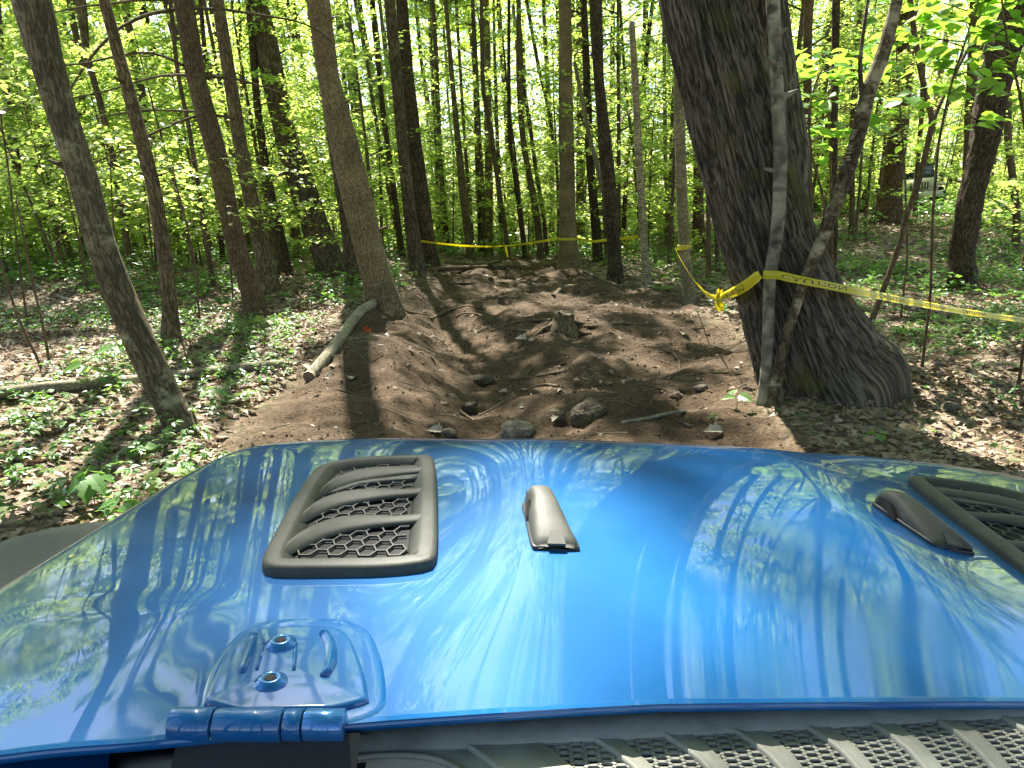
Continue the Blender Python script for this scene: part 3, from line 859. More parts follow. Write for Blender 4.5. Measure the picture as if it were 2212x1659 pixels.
# ------------------------------------------------------------------ young trees that fill the woods
def copy_sap(i, x, y, s, rz, lean, label, group, name='young_tree'):
    (a, b), hgt = SAPS[i]
    o = thing(name, label, 'tree', (x, y, float(H(x, y))), group)
    o.rotation_euler = (RNG.normal(0, 0.03), lean, rz if abs(lean) < 1e-6 else 0)
    o.scale = (s, s, s)
    for nm, me in (('trunk', a), ('crown', b)):
        c = obj(nm, me, None, o)
        c.rotation_euler = (0, 0, rz)
    return o
def fan_lean(px):
    return -(1290 - px) / 3500 + (1106 - px) / 7700
MARKS = [(-40, 'the left frame of woods beside the lichen-patched leaning trunk'), (165, 'the lichen-patched leaning trunk'), (300, 'the slim flaky-barked trunk'), (465, 'the dead-branched pine'), (620, 'the thick leaning oak'), (750, 'the pale speckled trunk'),
         (890, 'the dark twin trunks at the far tape'), (1050, 'the sagging far tape'), (1225, 'the grey trunk wrapped in tape'), (1310, 'the black blotched trunk'), (1385, 'the broken birch'), (1470, 'the smooth grey taped trunk'),
         (1630, 'the huge forked oak'), (1830, 'the crooked slanting stem'), (1940, 'the parked pale vehicle'), (2110, 'the gnarled leaning trunk')]
MARKS[0] = (-40, 'the outermost slim left trunks')
def lmark(x, y):
    px, _, _ = project((x, y, 2.5))
    nm = min(MARKS, key=lambda m_: abs(m_[0] - px))[1]
    return ('close behind ' if y < 24 else 'well behind ' if y < 38 else 'deep in the woods behind ') + nm
placed = []
def try_place(x, y, rmin):
    for a, b in placed:
        if (a - x) ** 2 + (b - y) ** 2 < rmin * rmin:
            return False
    placed.append((x, y))
    return True
cnt = 0
zones = [(0.75, 15, 24, 40), (0.72, 24, 34, 60), (0.72, 34, 48, 72), (0.70, 48, 64, 56)]
for half, y0, y1, n in zones:
    k = 0
    tries = 0
    while k < n and tries < n * 30:
        tries += 1
        y = y0 + (y1 - y0) * RNG.random()
        x = (RNG.random() * 2 - 1) * half * y
        if abs(x - trail_mid(y)) < trail_half(min(y, 25)) + 1.0 and y < 25:
            continue
        if 3.0 < x < 7.5 and y < 20:
            continue
        # an open line of sight to the vehicle parked on the higher ground
        if y < 33 and abs(x - 0.52 * y) < 1.6 and y > 14:
            continue
        if y < 22 and x > 0 and RNG.random() < 0.55:
            continue
        if not try_place(x, y, 1.1):
            continue
        px, _, _ = project((x, y, 1.0))
        i = int(RNG.integers(0, 7))
        if y < 20:
            i = [0, 6, 5][int(RNG.integers(0, 3))]
        elif y > 34:
            i = [2, 3, 4, 1, 5][int(RNG.integers(0, 5))]
        s = 0.85 + 0.4 * RNG.random()
        lean = fan_lean(px) + RNG.normal(0, 0.035)
        lm = lmark(x, y)
        copy_sap(i, x, y, s, RNG.random() * 6.28, lean, 'young leafy tree ' + lm, 'young leafy trees ' + lm)
        k += 1
        cnt += 1
# tall trees whose crowns close the canopy deeper in and, added unseen, over the vehicle
TALL = []
for i in range(4):
    hh = 19.0 + i
    rng = np.random.default_rng(300 + i)
    pth = [[0, 0, -0.3], [0.05, 0, 2], [0.1 * rng.normal(), 0.1, 6], [0.2 * rng.normal(), 0, 11], [0.2 * rng.normal(), 0.1, hh]]
    me = tube_mesh('tall_trunk', [tube(pth, [0.19, 0.16, 0.14, 0.11, 0.06], 12, 0.4, lump=0.06, seed=i, flare=0.4, base=0.3)])
    me.materials.append(BARK[['furrow', 'brown', 'pale', 'dark'][i]])
    TALL.append((me, hh))
def copy_tall(i, x, y, s, rz, lean, label, group):
    me, hh = TALL[i]
    o = thing('tall_tree', label, 'tree', (x, y, float(H(x, y))), group)
    o.rotation_euler = (0, lean, 0)
    c = obj('trunk', me, None, o)
    c.scale = (s, s, 1)
    for lvl, cs in ((hh - 4.5, 1.25), (hh - 10.5, 1.1)):
        ci = int(RNG.integers(0, 3))
        thin = -24 < x < -4 and 20 < y < 38
        if lvl < 12 and y > 20 or (lvl > 12 and 26 < y < 46 and RNG.random() < 0.6):  # crowns skipped by depth to let sun down to the understory
            continue
        for nm, m2 in zip(('limbs', 'crown'), (CROWNS if thin else CROWNS_D)[ci]):
            c = obj(nm, m2, None, o)
            c.location = (0, 0, lvl)
            c.rotation_euler = (0, 0, rz + lvl)
            c.scale = (cs, cs, cs)
    return o
for n, y0, y1, half in ((40, 26, 46, 0.75), (46, 46, 70, 0.75)):
    k = 0
    while k < n:
        y = y0 + (y1 - y0) * RNG.random()
        x = (RNG.random() * 2 - 1) * half * y
        if y < 37 and abs(x - 0.52 * y) < 2.6:
            continue
        if not try_place(x, y, 1.6):
            continue
        px, _, _ = project((x, y, 1.0))
        lm = lmark(x, y)
        copy_tall(k % 4, x, y, 0.8 + 0.5 * RNG.random(), RNG.random() * 6.28, fan_lean(px) * 0.8 + RNG.normal(0, 0.02), 'tall straight trunk ' + lm, 'tall straight trunks ' + lm)
        k += 1
# unseen trees added around and behind the vehicle to hold back sky light
for k, (x, y) in enumerate([(-5.5, 1.5), (-8, 5), (5.5, 1.0), (8.5, 4.5), (-4, -4), (4, -5), (0.5, -9), (-9, -3), (9, -4), (-5, -11), (6, -12), (-12, 2), (13, 0), (11, 9), (-10, 10), (-14, 8), (15, 6), (-3.3, 0.6), (3.5, 0.9), (-2.7, -2.6), (2.6, -2.9), (0.2, -5.5), (-4.6, 3.4), (5.2, 3.2), (-7, 0), (7.5, -1), (-1.5, -8)]):
    copy_tall(k % 4, x, y, 1.0, k * 1.3, 0.0, 'unseen tall trunk added beside or behind the blue vehicle to cut sky light', 'unseen trees added around the blue vehicle')

# ------------------------------------------------------------------ far woodland that reads as one mass
def far_woods():
    rng = np.random.default_rng(55)
    n = 220000
    y = 68 + 55 * rng.random(n)
    x = (rng.random(n) * 2 - 1) * 0.85 * y
    cl = fbm(x * 0.16, y * 0.16, 0, 61, 3)
    z = rng.random(n) ** 0.9 * (26 + 8 * cl) + H(x, y)
    keep = fbm(x * 0.35, y * 0.35, z * 0.35, 71, 2) > -0.25
    P = np.stack([x, y, z], 1)[keep]
    n = len(P)
    A = rng.normal(0, 1, (n, 3))
    Nn = np.tile([0, 0, 1.0], (n, 1)) + rng.normal(0, 0.5, (n, 3))
    L = 0.28 + 0.24 * rng.random(n)
    V, Fa = leaves(P, A, Nn, L, L * 0.7)
    o = obj('distant_foliage', mesh_np('distant_foliage', V, Fa, smooth=False), LEAF_UNDER)
    tag(o, 'sunlit foliage of the far-off woods behind all trunks', 'foliage', kind='stuff')
    lst = []
    for i in range(110):
        yy = 66 + 40 * rng.random()
        xx = (rng.random() * 2 - 1) * 0.8 * yy
        px, _, _ = project((xx, yy, 1))
        ln = fan_lean(px)
        lst.append(tube([[xx, yy, float(H(xx, yy)) - 0.5], [xx + ln * 10, yy, 10], [xx + ln * 20, yy, 20]], [0.2, 0.16, 0.1], 5, 4, cap=False))
    o = obj('distant_trunks', tube_mesh('distant_trunks', lst), BARK['dark'])
    tag(o, 'mass of far-off trunks at the back of the woods', 'woods', kind='stuff')
far_woods()
# ------------------------------------------------------------------ the blue vehicle whose hood fills the foreground
XC = 0.205                       # centre line of the vehicle
ROLL = 0.042                     # the vehicle leans a little to its right
def hood_w(y):
    w = np.interp(y, [0.40, 0.74, 1.02, 1.29, 1.6], [0.775, 0.735, 0.705, 0.655, 0.60])
    return w - 1.6 * np.maximum(0, np.asarray(y) - 1.22) ** 2
def hood_rear(X):
    return np.interp(X, [-0.8, -0.57, -0.44, -0.3, -0.11, 0.165, 0.5, 0.8], [0.385, 0.418, 0.436, 0.458, 0.482, 0.502, 0.515, 0.51])
HF = 1.47
def hz_plain(X, y):
    """hood skin without its edge roll"""
    roll = -ROLL * np.asarray(X, float)
    X = np.abs(np.asarray(X, float))
    y = np.asarray(y, float)
    z = 1.277 + roll - 0.036 * (y - 0.47) - 0.80 * np.maximum(0, y - 1.10) ** 2 - 0.9 * np.maximum(0, y - 1.30) ** 2
    fr = 1 - sstep(0.98, 1.30, y)
    z = z + 0.030 * (1 - sstep(0.165, 0.345, X)) * (0.02 + 0.98 * fr) * (0.05 + 0.95 * sstep(0.45, 0.95, y))
    z = z - 0.22 * np.maximum(0, X - 0.38) ** 2
    z = z - 0.035 * X * X
    # pads the hinges sit on
    pd = sstep(0.20, 0.0, np.hypot(np.maximum(0, np.abs(X - 0.555) - 0.055), np.maximum(0, y - 0.60)) * 3.2)
    z = z + 0.002 * pd
    return z
def hz(X, y):
    X = np.asarray(X, float)
    z = hz_plain(X, y)
    r = 0.055
    e = np.clip(1 - (hood_w(y) - np.abs(X)) / r, 0, 1)
    return z - r * (1 - np.sqrt(np.maximum(0, 1 - e * e)))
def hood_hit(px, py, lift=0.0):
    r = ray(px, py)
    ts = np.linspace(0.35, 1.6, 700) / r[1]
    p = r[None] * ts[:, None] + np.array([0, 0, CZ])
    d = p[:, 2] - (hz_plain(p[:, 0] - XC, p[:, 1]) + lift)
    k = int(np.argmax(d < 0))
    if d[k] >= 0:
        k = int(np.argmin(d))
    return p[k]

m, t, b = new_mat('blue_paint')
b.inputs['Base Color'].default_value = (0.006, 0.135, 0.52, 1)
b.inputs['Roughness'].default_value = 0.42
b.inputs['Metallic'].default_value = 0.0
b.inputs['Specular IOR Level'].default_value = 0.08
b.inputs['Coat Weight'].default_value = 1.0
b.inputs['Coat Roughness'].default_value = 0.025
b.inputs['Coat IOR'].default_value = 1.6
tc = N(t, 'TexCoord')
n = N(t, 'TexNoise', i_Scale=9.0, i_Detail=8.0, i_Roughness=0.65)
t.links.new(tc.outputs['Object'], n.inputs['Vector'])
r = ramp(t, n.outputs['Fac'], [(0.40, (0.015, 0.015, 0.015)), (0.72, (0.085, 0.085, 0.085))])   # dust film
t.links.new(r.outputs[0], b.inputs['Coat Roughness'])
n2 = N(t, 'TexNoise', i_Scale=5.0, i_Detail=9.0, i_Roughness=0.7)
t.links.new(tc.outputs['Object'], n2.inputs['Vector'])
r2 = ramp(t, n2.outputs['Fac'], [(0.40, (0.003, 0.094, 0.30)), (0.58, (0.008, 0.105, 0.30)), (0.80, (0.05, 0.135, 0.29))])
t.links.new(r2.outputs[0], b.inputs['Base Color'])
PAINT = m
PLASTIC = plain('black_plastic', (0.050, 0.052, 0.042), 0.62, noise=0.2, scale=45, bump=0.05, spec=0.35)
FLARE = plain('grained_plastic', (0.085, 0.085, 0.072), 0.62, noise=0.15, scale=140, bump=0.15, spec=0.5)
COWLM = plain('light_grey_plastic', (0.26, 0.26, 0.22), 0.6, noise=0.35, scale=22, bump=0.06, spec=0.4)  # even light grey with a mottled tone
BLACK = plain('recess_shade_black', (0.006, 0.006, 0.006), 0.8)  # near-black colour stands in for the shade inside gaps and openings
MESHM = plain('mesh_plastic', (0.035, 0.036, 0.03), 0.5)
BOLT = plain('bolt_paint', (0.02, 0.16, 0.45), 0.18, metal=0.3, coat=1.0)
DARKM = plain('near_black_finish', (0.012, 0.014, 0.018), 0.5)  # near-black finish for hinge feet, gaskets, latches and tyres

CAR = thing('blue_vehicle', 'glossy blue off-road vehicle with vented hood in the foreground', 'vehicle', (XC, 0.9, 0.0))
CL = np.array(CAR.location)
def cpart(name, V, Fa, mat, parent=None, smooth=True, U=None):
    base = CL
    me = tri_quads(name, np.asarray(V, float) - base[None], np.asarray(Fa), U, smooth)
    return obj(name, me, mat, parent if parent is not None else CAR)
def build_hood():
    na, nb = 210, 160
    tt = np.linspace(-1, 1, na)
    tt = np.sign(tt) * (1 - (1 - np.abs(tt)) ** 1.35)
    s = np.linspace(0, 1, nb)
    TT, S = np.meshgrid(tt, s)
    yr = hood_rear(TT * 0.8)
    Y = yr + (HF - yr) * S
    X = TT * hood_w(Y)
    Z = hz(X, Y)
    V = np.stack([X + XC, Y, Z], -1)
    # turned-down rim all round
    rim = []
    def ringdown(row, dx, dy, dz):
        w = row.copy()
        w[:, 0] += dx
        w[:, 1] += dy
        w[:, 2] += dz
        return w
    Vf = V.reshape(-1, 3)
    i = np.arange(na * nb).reshape(nb, na)
    Fa = [np.stack([i[:-1, :-1].ravel(), i[:-1, 1:].ravel(), i[1:, 1:].ravel(), i[1:, :-1].ravel()], 1)]
    extra = [Vf]
    cnt = len(Vf)
    for row, off in ((i[0], [(0, -0.0015, -0.001), (0, -0.002, -0.005), (0, 0.02, -0.007)]), (i[:, 0], [(0.0, 0, -0.05)]), (i[:, -1], [(0.0, 0, -0.05)]), (i[-1], [(0, 0.0, -0.06)])):
        prev = row
        for o in off:
            w = Vf[row] + np.array(o)[None]
            extra.append(w)
            nw = np.arange(cnt, cnt + len(row))
            cnt += len(row)
            Fa.append(np.stack([prev[:-1], prev[1:], nw[1:], nw[:-1]], 1))
            prev = nw
    return cpart('hood', np.concatenate(extra), np.concatenate(Fa), PAINT)
HOOD = build_hood()

def chaikin(P, n=2, closed=True):
    P = np.asarray(P, float)
    for _ in range(n):
        Q = np.roll(P, -1, 0) if closed else P[1:]
        A = P if closed else P[:-1]
        a = A * 0.78 + Q * 0.22
        c = A * 0.22 + Q * 0.78
        N2 = np.stack([a, c], 1).reshape(-1, P.shape[1])
        if not closed:
            N2 = np.vstack([P[:1], N2, P[-1:]])
        P = N2
    return P
def loft(rings, closed=True, capA=False, capB=False):
    n = len(rings[0])
    V = np.concatenate(rings)
    Fa = []
    for j in range(len(rings) - 1):
        a = np.arange(n) + j * n
        b = a + n
        a2 = np.roll(a, -1)
        b2 = np.roll(b, -1)
        if not closed:
            a, b, a2, b2 = a[:-1], b[:-1], a2[:-1], b2[:-1]
        Fa.append(np.stack([a, a2, b2, b], 1))
    Fa = np.concatenate(Fa)
    for flag, off in ((capA, 0), (capB, (len(rings) - 1) * n)):
        if flag:
            c = V[off:off + n].mean(0)
            V = np.vstack([V, c[None]])
            ci = len(V) - 1
            a = np.arange(n) + off
            Fa = np.vstack([Fa, np.stack([a, np.roll(a, -1), np.full(n, ci), np.full(n, ci)], 1)])
    return V, Fa
def mirror(V, side):
    V = np.array(V, float)
    if side > 0:
        V[:, 2] += 2 * ROLL * (V[:, 0] - XC)
        V[:, 0] = 2 * XC - V[:, 0]
    return V
def surf(P, lift=0.0):
    P = np.asarray(P, float).copy()
    P[:, 2] = hz_plain(P[:, 0] - XC, P[:, 1]) + lift
    return P
def pxs(lst):
    return np.array([hood_hit(x, y) for x, y in lst])
def even(P, n):
    P = np.vstack([P, P[:1]])
    s = np.concatenate([[0], np.cumsum(np.linalg.norm(np.diff(P, axis=0), axis=1))])
    q = np.linspace(0, s[-1], n, endpoint=False)
    return np.stack([np.interp(q, s, P[:, k]) for k in range(3)], 1)

OUT = [(677, 1032), (700, 1016), (773, 1002), (919, 995), (938, 1003), (941, 1178), (936, 1226), (915, 1236), (595, 1247), (571, 1238), (574, 1212), (637, 1094)]
outer0 = even(chaikin(pxs(OUT), 2), 96)
cen = outer0.mean(0)
def inset(P, d):
    """offset a closed plan outline inward"""
    T2 = np.roll(P, -1, 0) - np.roll(P, 1, 0)
    T2[:, 2] = 0
    T2 /= np.linalg.norm(T2, axis=1)[:, None] + 1e-9
    Nn = np.stack([-T2[:, 1], T2[:, 0], np.zeros(len(P))], 1)
    s = np.sign(((cen - P) * Nn).sum(1).mean())
    return P + Nn * s * d
def vmirror(V, side):
    V = mirror(V, side)
    if side > 0:
        z0 = hz_plain(V[:, 0] - XC, V[:, 1])
        V[:, 0] += 0.035
        V[:, 2] += hz_plain(V[:, 0] - XC, V[:, 1]) - z0
    return V
for side, lab in ((-1, None), (1, None)):
    vent = bpy.data.objects.new('hood_vent', None)
    COL.objects.link(vent)
    vent.parent = CAR
    # bezel: a rounded raised ring, taller at its outboard side
    prof = [(-0.003, -0.004), (-0.0025, 0.006), (-0.0005, 0.0095), (0.003, 0.0108), (0.013, 0.0118), (0.0165, 0.0108), (0.022, 0.006), (0.027, 0.001), (0.028, -0.002)]
    rings = [vmirror(surf(inset(outer0, d), h), side) for d, h in prof]
    V, Fa = loft(rings)
    cpart('bezel', V, Fa, PLASTIC, vent)
    inn = inset(outer0, 0.027)
    V, Fa = loft([vmirror(surf(inn * (1 - f_) + cen * f_, 0.002), side) for f_ in (0, 0.15, 0.3, 0.45, 0.6, 0.75, 0.9, 0.97)], capB=True)
    cpart('duct_shade_sheet', V, Fa, BLACK, vent)  # black sheet just above the hood skin, painted shade of a deep opening
    # hexagonal mesh over the duct
    from math import cos, sin, pi
    def inside(p):
        x, y = p[0], p[1]
        c = False
        n = len(inn)
        for a in range(n):
            x1, y1 = inn[a, :2]
            x2, y2 = inn[a - 1, :2]
            if (y1 > y) != (y2 > y) and x < (x2 - x1) * (y - y1) / (y2 - y1 + 1e-12) + x1:
                c = not c
        return c
    bars = []
    s = 0.0098
    x0, x1, y0, y1 = inn[:, 0].min(), inn[:, 0].max(), inn[:, 1].min(), inn[:, 1].max()
    for r_ in range(int((y1 - y0) / (s * 1.732 * 1.5)) + 3):
        for c_ in range(int((x1 - x0) / (s * 1.5)) + 3):
            cx = x0 + c_ * s * 1.5
            cyy = y0 + (r_ + (c_ % 2) * 0.5) * s * 1.732 * 1.5
            for k in range(3):
                a1, a2 = k * pi / 3, (k + 1) * pi / 3
                p1 = np.array([cx + s * cos(a1), cyy + s * 1.5 * sin(a1), 0])
                p2 = np.array([cx + s * cos(a2), cyy + s * 1.5 * sin(a2), 0])
                if inside(p1) and inside(p2):
                    q = surf(np.array([p1, p2]), 0.0035)
                    d = (q[1] - q[0])
                    nn = np.array([-d[1], d[0], 0])
                    nn = nn / (np.linalg.norm(nn) + 1e-9) * 0.0011
                    up = np.array([0, 0, 0.0022])
                    bars.append((np.array([q[0] - nn, q[0] + nn, q[1] + nn, q[1] - nn, q[0] - nn * .6 + up, q[0] + nn * .6 + up, q[1] + nn * .6 + up, q[1] - nn * .6 + up]),
                                 np.array([(4, 5, 6, 7), (0, 1, 5, 4), (2, 3, 7, 6), (1, 2, 6, 5), (3, 0, 4, 7)])))
    V, Fa = join_vf(bars)
    mo = cpart('mesh_insert', vmirror(V, side), Fa, MESHM, vent, smooth=False)
    mo['kind'] = 'stuff'
    # solid cover ahead of the first louvre
    cv = chaikin(pxs([(694, 1078), (722, 1042), (782, 1020), (932, 1010), (932, 1038), (784, 1052), (718, 1076)]), 1)
    V, Fa = loft([vmirror(surf(cv * (1 - f_) + cv.mean(0) * f_, h_), side) for f_, h_ in ((0, 0.001), (0, 0.0062), (0.3, 0.0066), (0.6, 0.0066))], capB=True)
    cpart('cover_plate', V, Fa, PLASTIC, vent)
    # three curved louvres
    for sl in ([(690, 1085), (716, 1062), (780, 1040), (850, 1033), (925, 1027)], [(650, 1140), (683, 1113), (743, 1090), (830, 1080), (925, 1074)], [(612, 1213), (648, 1184), (721, 1152), (810, 1141), (925, 1134)]):
        base = chaikin(pxs(sl), 2, closed=False)
        n = len(base)
        f = np.linspace(0, 1, n)
        dpt = 0.010 + 0.016 * np.sin(np.pi * np.clip(f * 0.9 + 0.28, 0, 1)) ** 1.0
        rr = []
        for a in range(9):
            an = 2 * pi * a / 9
            dy = np.cos(an) * dpt
            dz = 0.0075 + 0.0038 * np.sin(an) + 0.25 * np.cos(an) * dpt * 0.6
            q = base.copy()
            q[:, 1] += dy
            q = surf(q, 0)
            q[:, 2] += dz
            rr.append(q)
        rr = [np.array([rr[a][j] for a in range(9)]) for j in range(n)]
        V, Fa = loft(rr, capA=True, capB=True)
        cpart('louvre', vmirror(V, side), Fa, PLASTIC, vent)

# washer nozzle housings, both cut out on the same side
def nozzle(cx, y0, y1, sk):
    prof = [  # (fraction along, half width, height)
        (0.0, 0.019, 0.003), (0.02, 0.021, 0.007), (0.10, 0.0215, 0.0115), (0.25, 0.0205, 0.016), (0.5, 0.0185, 0.0225), (0.70, 0.017, 0.0265), (0.86, 0.0165, 0.027), (0.94, 0.0155, 0.0245), (0.985, 0.013, 0.017), (1.0, 0.011, 0.004)]
    rings = []
    for f, hw, hh in prof:
        y = y0 + (y1 - y0) * f
        x = cx + sk * f
        cut = 0.45 if 0.62 < f < 0.95 else 0.0
        sec = []
        for a in np.linspace(0, math.pi, 11):
            ca, sa = math.cos(a), math.sin(a)
            px_ = np.sign(ca) * abs(ca) ** 0.55 * hw
            pz_ = abs(sa) ** 0.6 * hh
            if ca < -0.3 and cut:
                px_ *= (1 - cut * 0.5)
            sec.append((x + px_, y, pz_))
        sec = np.array(sec)
        zb = hz_plain(np.array([x - XC]), np.array([y]))[0]
        low = hz_plain(sec[:, 0] - XC, sec[:, 1])
        sec[:, 2] = np.maximum(zb + sec[:, 2], low + 0.0005)
        rings.append(sec)
    V, Fa = loft(rings, closed=False)
    n = 11
    V = np.vstack([V, rings[0].mean(0)[None], rings[-1].mean(0)[None]])
    for off, ci in ((0, len(V) - 2), ((len(rings) - 1) * n, len(V) - 1)):
        a = np.arange(n - 1) + off
        Fa = np.vstack([Fa, np.stack([a, a + 1, np.full(n - 1, ci), np.full(n - 1, ci)], 1)])
    h = cpart('washer_nozzle', V, Fa, PLASTIC)
    yb = y0 + 0.80 * (y1 - y0)
    xb = cx + sk * 0.80
    zb = float(hz_plain(np.array([xb - XC]), np.array([yb]))[0])
    # gasket lip round the foot and the spray opening
    lip = []
    for f, hw, hh in prof:
        pass
    loop = np.array([(cx + sk * f + s_ * (hw + 0.0022), y0 + (y1 - y0) * f * 1.0, 0) for s_ in (1, -1) for f, hw, hh in (prof if s_ > 0 else prof[::-1])])
    loop = chaikin(loop, 1)
    V, Fa = loft([surf(loop, 0.0), surf(loop, 0.0032), surf(loop * 0.985 + loop.mean(0) * 0.015, 0.004)], capB=True)
    cpart('gasket', V, Fa, DARKM, h)
    o = cpart('spray_recess_shade', *loft([np.array([(xb - 0.0168, yb - 0.030, zb + 0.006), (xb - 0.0168, yb + 0.016, zb + 0.006), (xb - 0.0150, yb + 0.014, zb + 0.019), (xb - 0.0140, yb - 0.010, zb + 0.019)]),
                                      np.array([(xb - 0.010, yb - 0.024, zb + 0.008), (xb - 0.010, yb + 0.012, zb + 0.008), (xb - 0.010, yb + 0.010, zb + 0.016), (xb - 0.010, yb - 0.008, zb + 0.016)])], capA=True, capB=True), BLACK, h, smooth=False)  # black block painted as the shade of a hollow
    # little clip at the low end
    cl = [(-0.009, 0.0), (0.009, 0.0), (0.006, 0.016), (-0.006, 0.016)]
    A = np.array([(cx + a, y0 - 0.001 + c_, float(hz_plain(np.array([cx + a - XC]), np.array([y0 + c_]))[0]) + 0.0055 + 0.006 * c_ / 0.016) for a, c_ in cl])
    B = A + np.array([0, 0.0, 0.0022])
    cpart('clip', *loft([A, B], capA=True, capB=True), PLASTIC, h, smooth=False)
    return h
for (ax, ay), (bx, by) in (((1202, 1190), (1160, 1052)), ((2062, 1192), (1912, 1062))):
    lo, hi = hood_hit(ax, ay), hood_hit(bx, by, 0.02)
    nozzle(lo[0], lo[1], hi[1], hi[0] - lo[0])

# hood hinges: plate with ribs and two bolts, knuckles at the rear edge
def disc(c, r, h, n=20, r2=None, tilt=0.0):
    a = np.linspace(0, 2 * math.pi, n, endpoint=False)
    r2 = r if r2 is None else r2
    A = np.stack([c[0] + r * np.cos(a), c[1] + r * np.sin(a), np.full(n, c[2])], 1)
    B = np.stack([c[0] + r2 * np.cos(a), c[1] + r2 * np.sin(a), np.full(n, c[2] + h)], 1)
    return loft([A, B], capA=True, capB=True)
PL = [(432, 1556), (470, 1462), (520, 1386), (560, 1368), (720, 1366), (756, 1384), (790, 1470), (800, 1546)]
for side in (-1, 1):
    pl = even(chaikin(pxs(PL), 1), 64)
    c0 = pl.mean(0)
    rings = [surf(pl, -0.001), surf(pl, 0.0035), surf(pl * 0.975 + c0 * 0.025, 0.0058), surf(pl * 0.93 + c0 * 0.07, 0.0062)]
    V, Fa = loft([mirror(r_, side) for r_ in rings], capB=True)
    hg = cpart('hood_hinge', V, Fa, PAINT)
    pd_ = even(chaikin(pxs([(418, 1585), (446, 1460), (494, 1384), (556, 1340), (742, 1336), (802, 1362), (834, 1450), (838, 1566)]), 2), 80)
    pc = pd_.mean(0)
    rings = [surf(pd_, -0.0005), surf(pd_ * 0.975 + pc * 0.025, 0.0008), surf(pd_ * 0.93 + pc * 0.07, 0.0017), surf(pd_ * 0.86 + pc * 0.14, 0.0020), surf(pd_ * 0.6 + pc * 0.4, 0.0024)]
    V, Fa = loft([mirror(r_, side) for r_ in rings], capB=True)
    cpart('hinge_pad', V, Fa, PAINT, hg)
    for bx, by in ((607, 1393), (585, 1477)):
        c = hood_hit(bx, by, 0.006)
        c[2] = hz_plain(c[0] - XC, c[1]) + 0.006
        V, Fa = loft([mirror(np.stack([c[0] + r_ * np.cos(np.linspace(0, 2 * math.pi, 24, endpoint=False)), c[1] + r_ * np.sin(np.linspace(0, 2 * math.pi, 24, endpoint=False)), np.full(24, c[2] + h_)], 1), side)
                      for r_, h_ in ((0.0118, -0.002), (0.0115, 0.0015), (0.0085, 0.0022), (0.0078, 0.0042), (0.0052, 0.0048), (0.0042, 0.0030))], capB=True)
        bo = cpart('bolt', V, Fa, BOLT, hg)
        V, Fa = disc(c + np.array([0, 0, 0.0020]), 0.0040, 0.0022, 6)
        cpart('socket', mirror(V, side), Fa, BLACK, bo, smooth=False)
    for rb, wd_ in (([(700, 1383), (716, 1400), (716, 1466), (702, 1478)], 0.005), ([(552, 1388), (540, 1430), (524, 1470)], 0.0035), ([(570, 1405), (556, 1465)], 0.002), ([(640, 1408), (636, 1465)], 0.002)):
        p = chaikin(surf(pxs(rb), 0.0055), 1, closed=False)
        p = mirror(p, side)
        V, Fa, U = tube(p, [wd_ * 0.8] + [wd_] * (len(p) - 2) + [wd_ * 0.8], 8, 0.008)
        cpart('rib', V, Fa, PAINT, hg)
    yk = 0.447
    zb = float(at_y(450, 1566, yk)[2])
    for a, c, mt, rr in ((372, 462, PAINT, 0.0112), (466, 612, PAINT, 0.0105), (616, 655, PAINT, 0.0100), (659, 745, BOLT, 0.0100)):
        p1, p2 = at_z(a, 1572, zb), at_z(c, 1568, zb)
        p1[1] = p2[1] = yk
        p1[0] = (a - PW / 2) / F * axis_depth(p1)
        p2[0] = (c - PW / 2) / F * axis_depth(p2)
        L = p2 - p1
        pts = [p1, p1 + L * 0.03, p1 + L * 0.5, p1 + L * 0.97, p2]
        aa = np.linspace(0, 2 * math.pi, 22, endpoint=False)
        rings = [np.stack([np.full(22, q[0]), q[1] + rs * np.cos(aa), q[2] + rs * np.sin(aa)], 1) for q, rs in zip(pts, (rr * 0.9, rr, rr, rr, rr * 0.9))]
        V, Fa = loft([mirror(r_, side) for r_ in rings], capA=True, capB=True)
        cpart('knuckle', V, Fa, mt, hg)
    p1, p2 = at_z(362, 1600, zb), at_z(770, 1590, zb)
    bxv = np.array([(p1[0], yk, zb - 0.006), (p2[0], yk, zb - 0.006), (p2[0], 0.41, zb - 0.040), (p1[0], 0.41, zb - 0.040), (p1[0], 0.49, zb - 0.04), (p2[0], 0.49, zb - 0.04)])
    cpart('hinge_foot', mirror(bxv, side), [(0, 1, 2, 3), (0, 4, 5, 1), (3, 2, 5, 4)], DARKM, hg, smooth=False)

# cowl between hood and windscreen
COWL = bpy.data.objects.new('cowl', None)
COL.objects.link(COWL)
COWL.parent = CAR
ZC = 1.259
def czp(px, py, dz=0.0):
    return at_z(px, py, ZC + dz)
def slab(poly, z0, z1, name, mat, parent, bev=0.0):
    poly = np.array(poly, float)
    A = poly.copy()
    A[:, 2] = z0
    B = poly.copy()
    B[:, 2] = z1 - bev
    rings = [A, B]
    if bev:
        c = poly.mean(0)
        C = poly.copy()
        d = c - C
        d[:, 2] = 0
        C = C + d / (np.linalg.norm(d, axis=1)[:, None] + 1e-9) * bev
        C[:, 2] = z1
        rings.append(C)
    V, Fa = loft(rings, capA=True, capB=True)
    return cpart(name, V, Fa, mat, parent, smooth=False)
slots = [((1010, 1613), (1122, 1609)), ((1167, 1605), (1284, 1600)), ((1331, 1594), (1431, 1589)), ((1485, 1582), (1582, 1580)), ((1641, 1575), (1741, 1573)), ((1790, 1570), (1881, 1566)), ((1935, 1565), (2025, 1561)), ((2075, 1557), (2165, 1552)), ((2210, 1549), (2305, 1545)), ((2350, 1541), (2440, 1536))][1:]
front = [czp(740, 1560), *[czp(x, y) for x, y in ((1000, 1548), (1400, 1525), (1800, 1512), (2212, 1500), (2600, 1490))]]
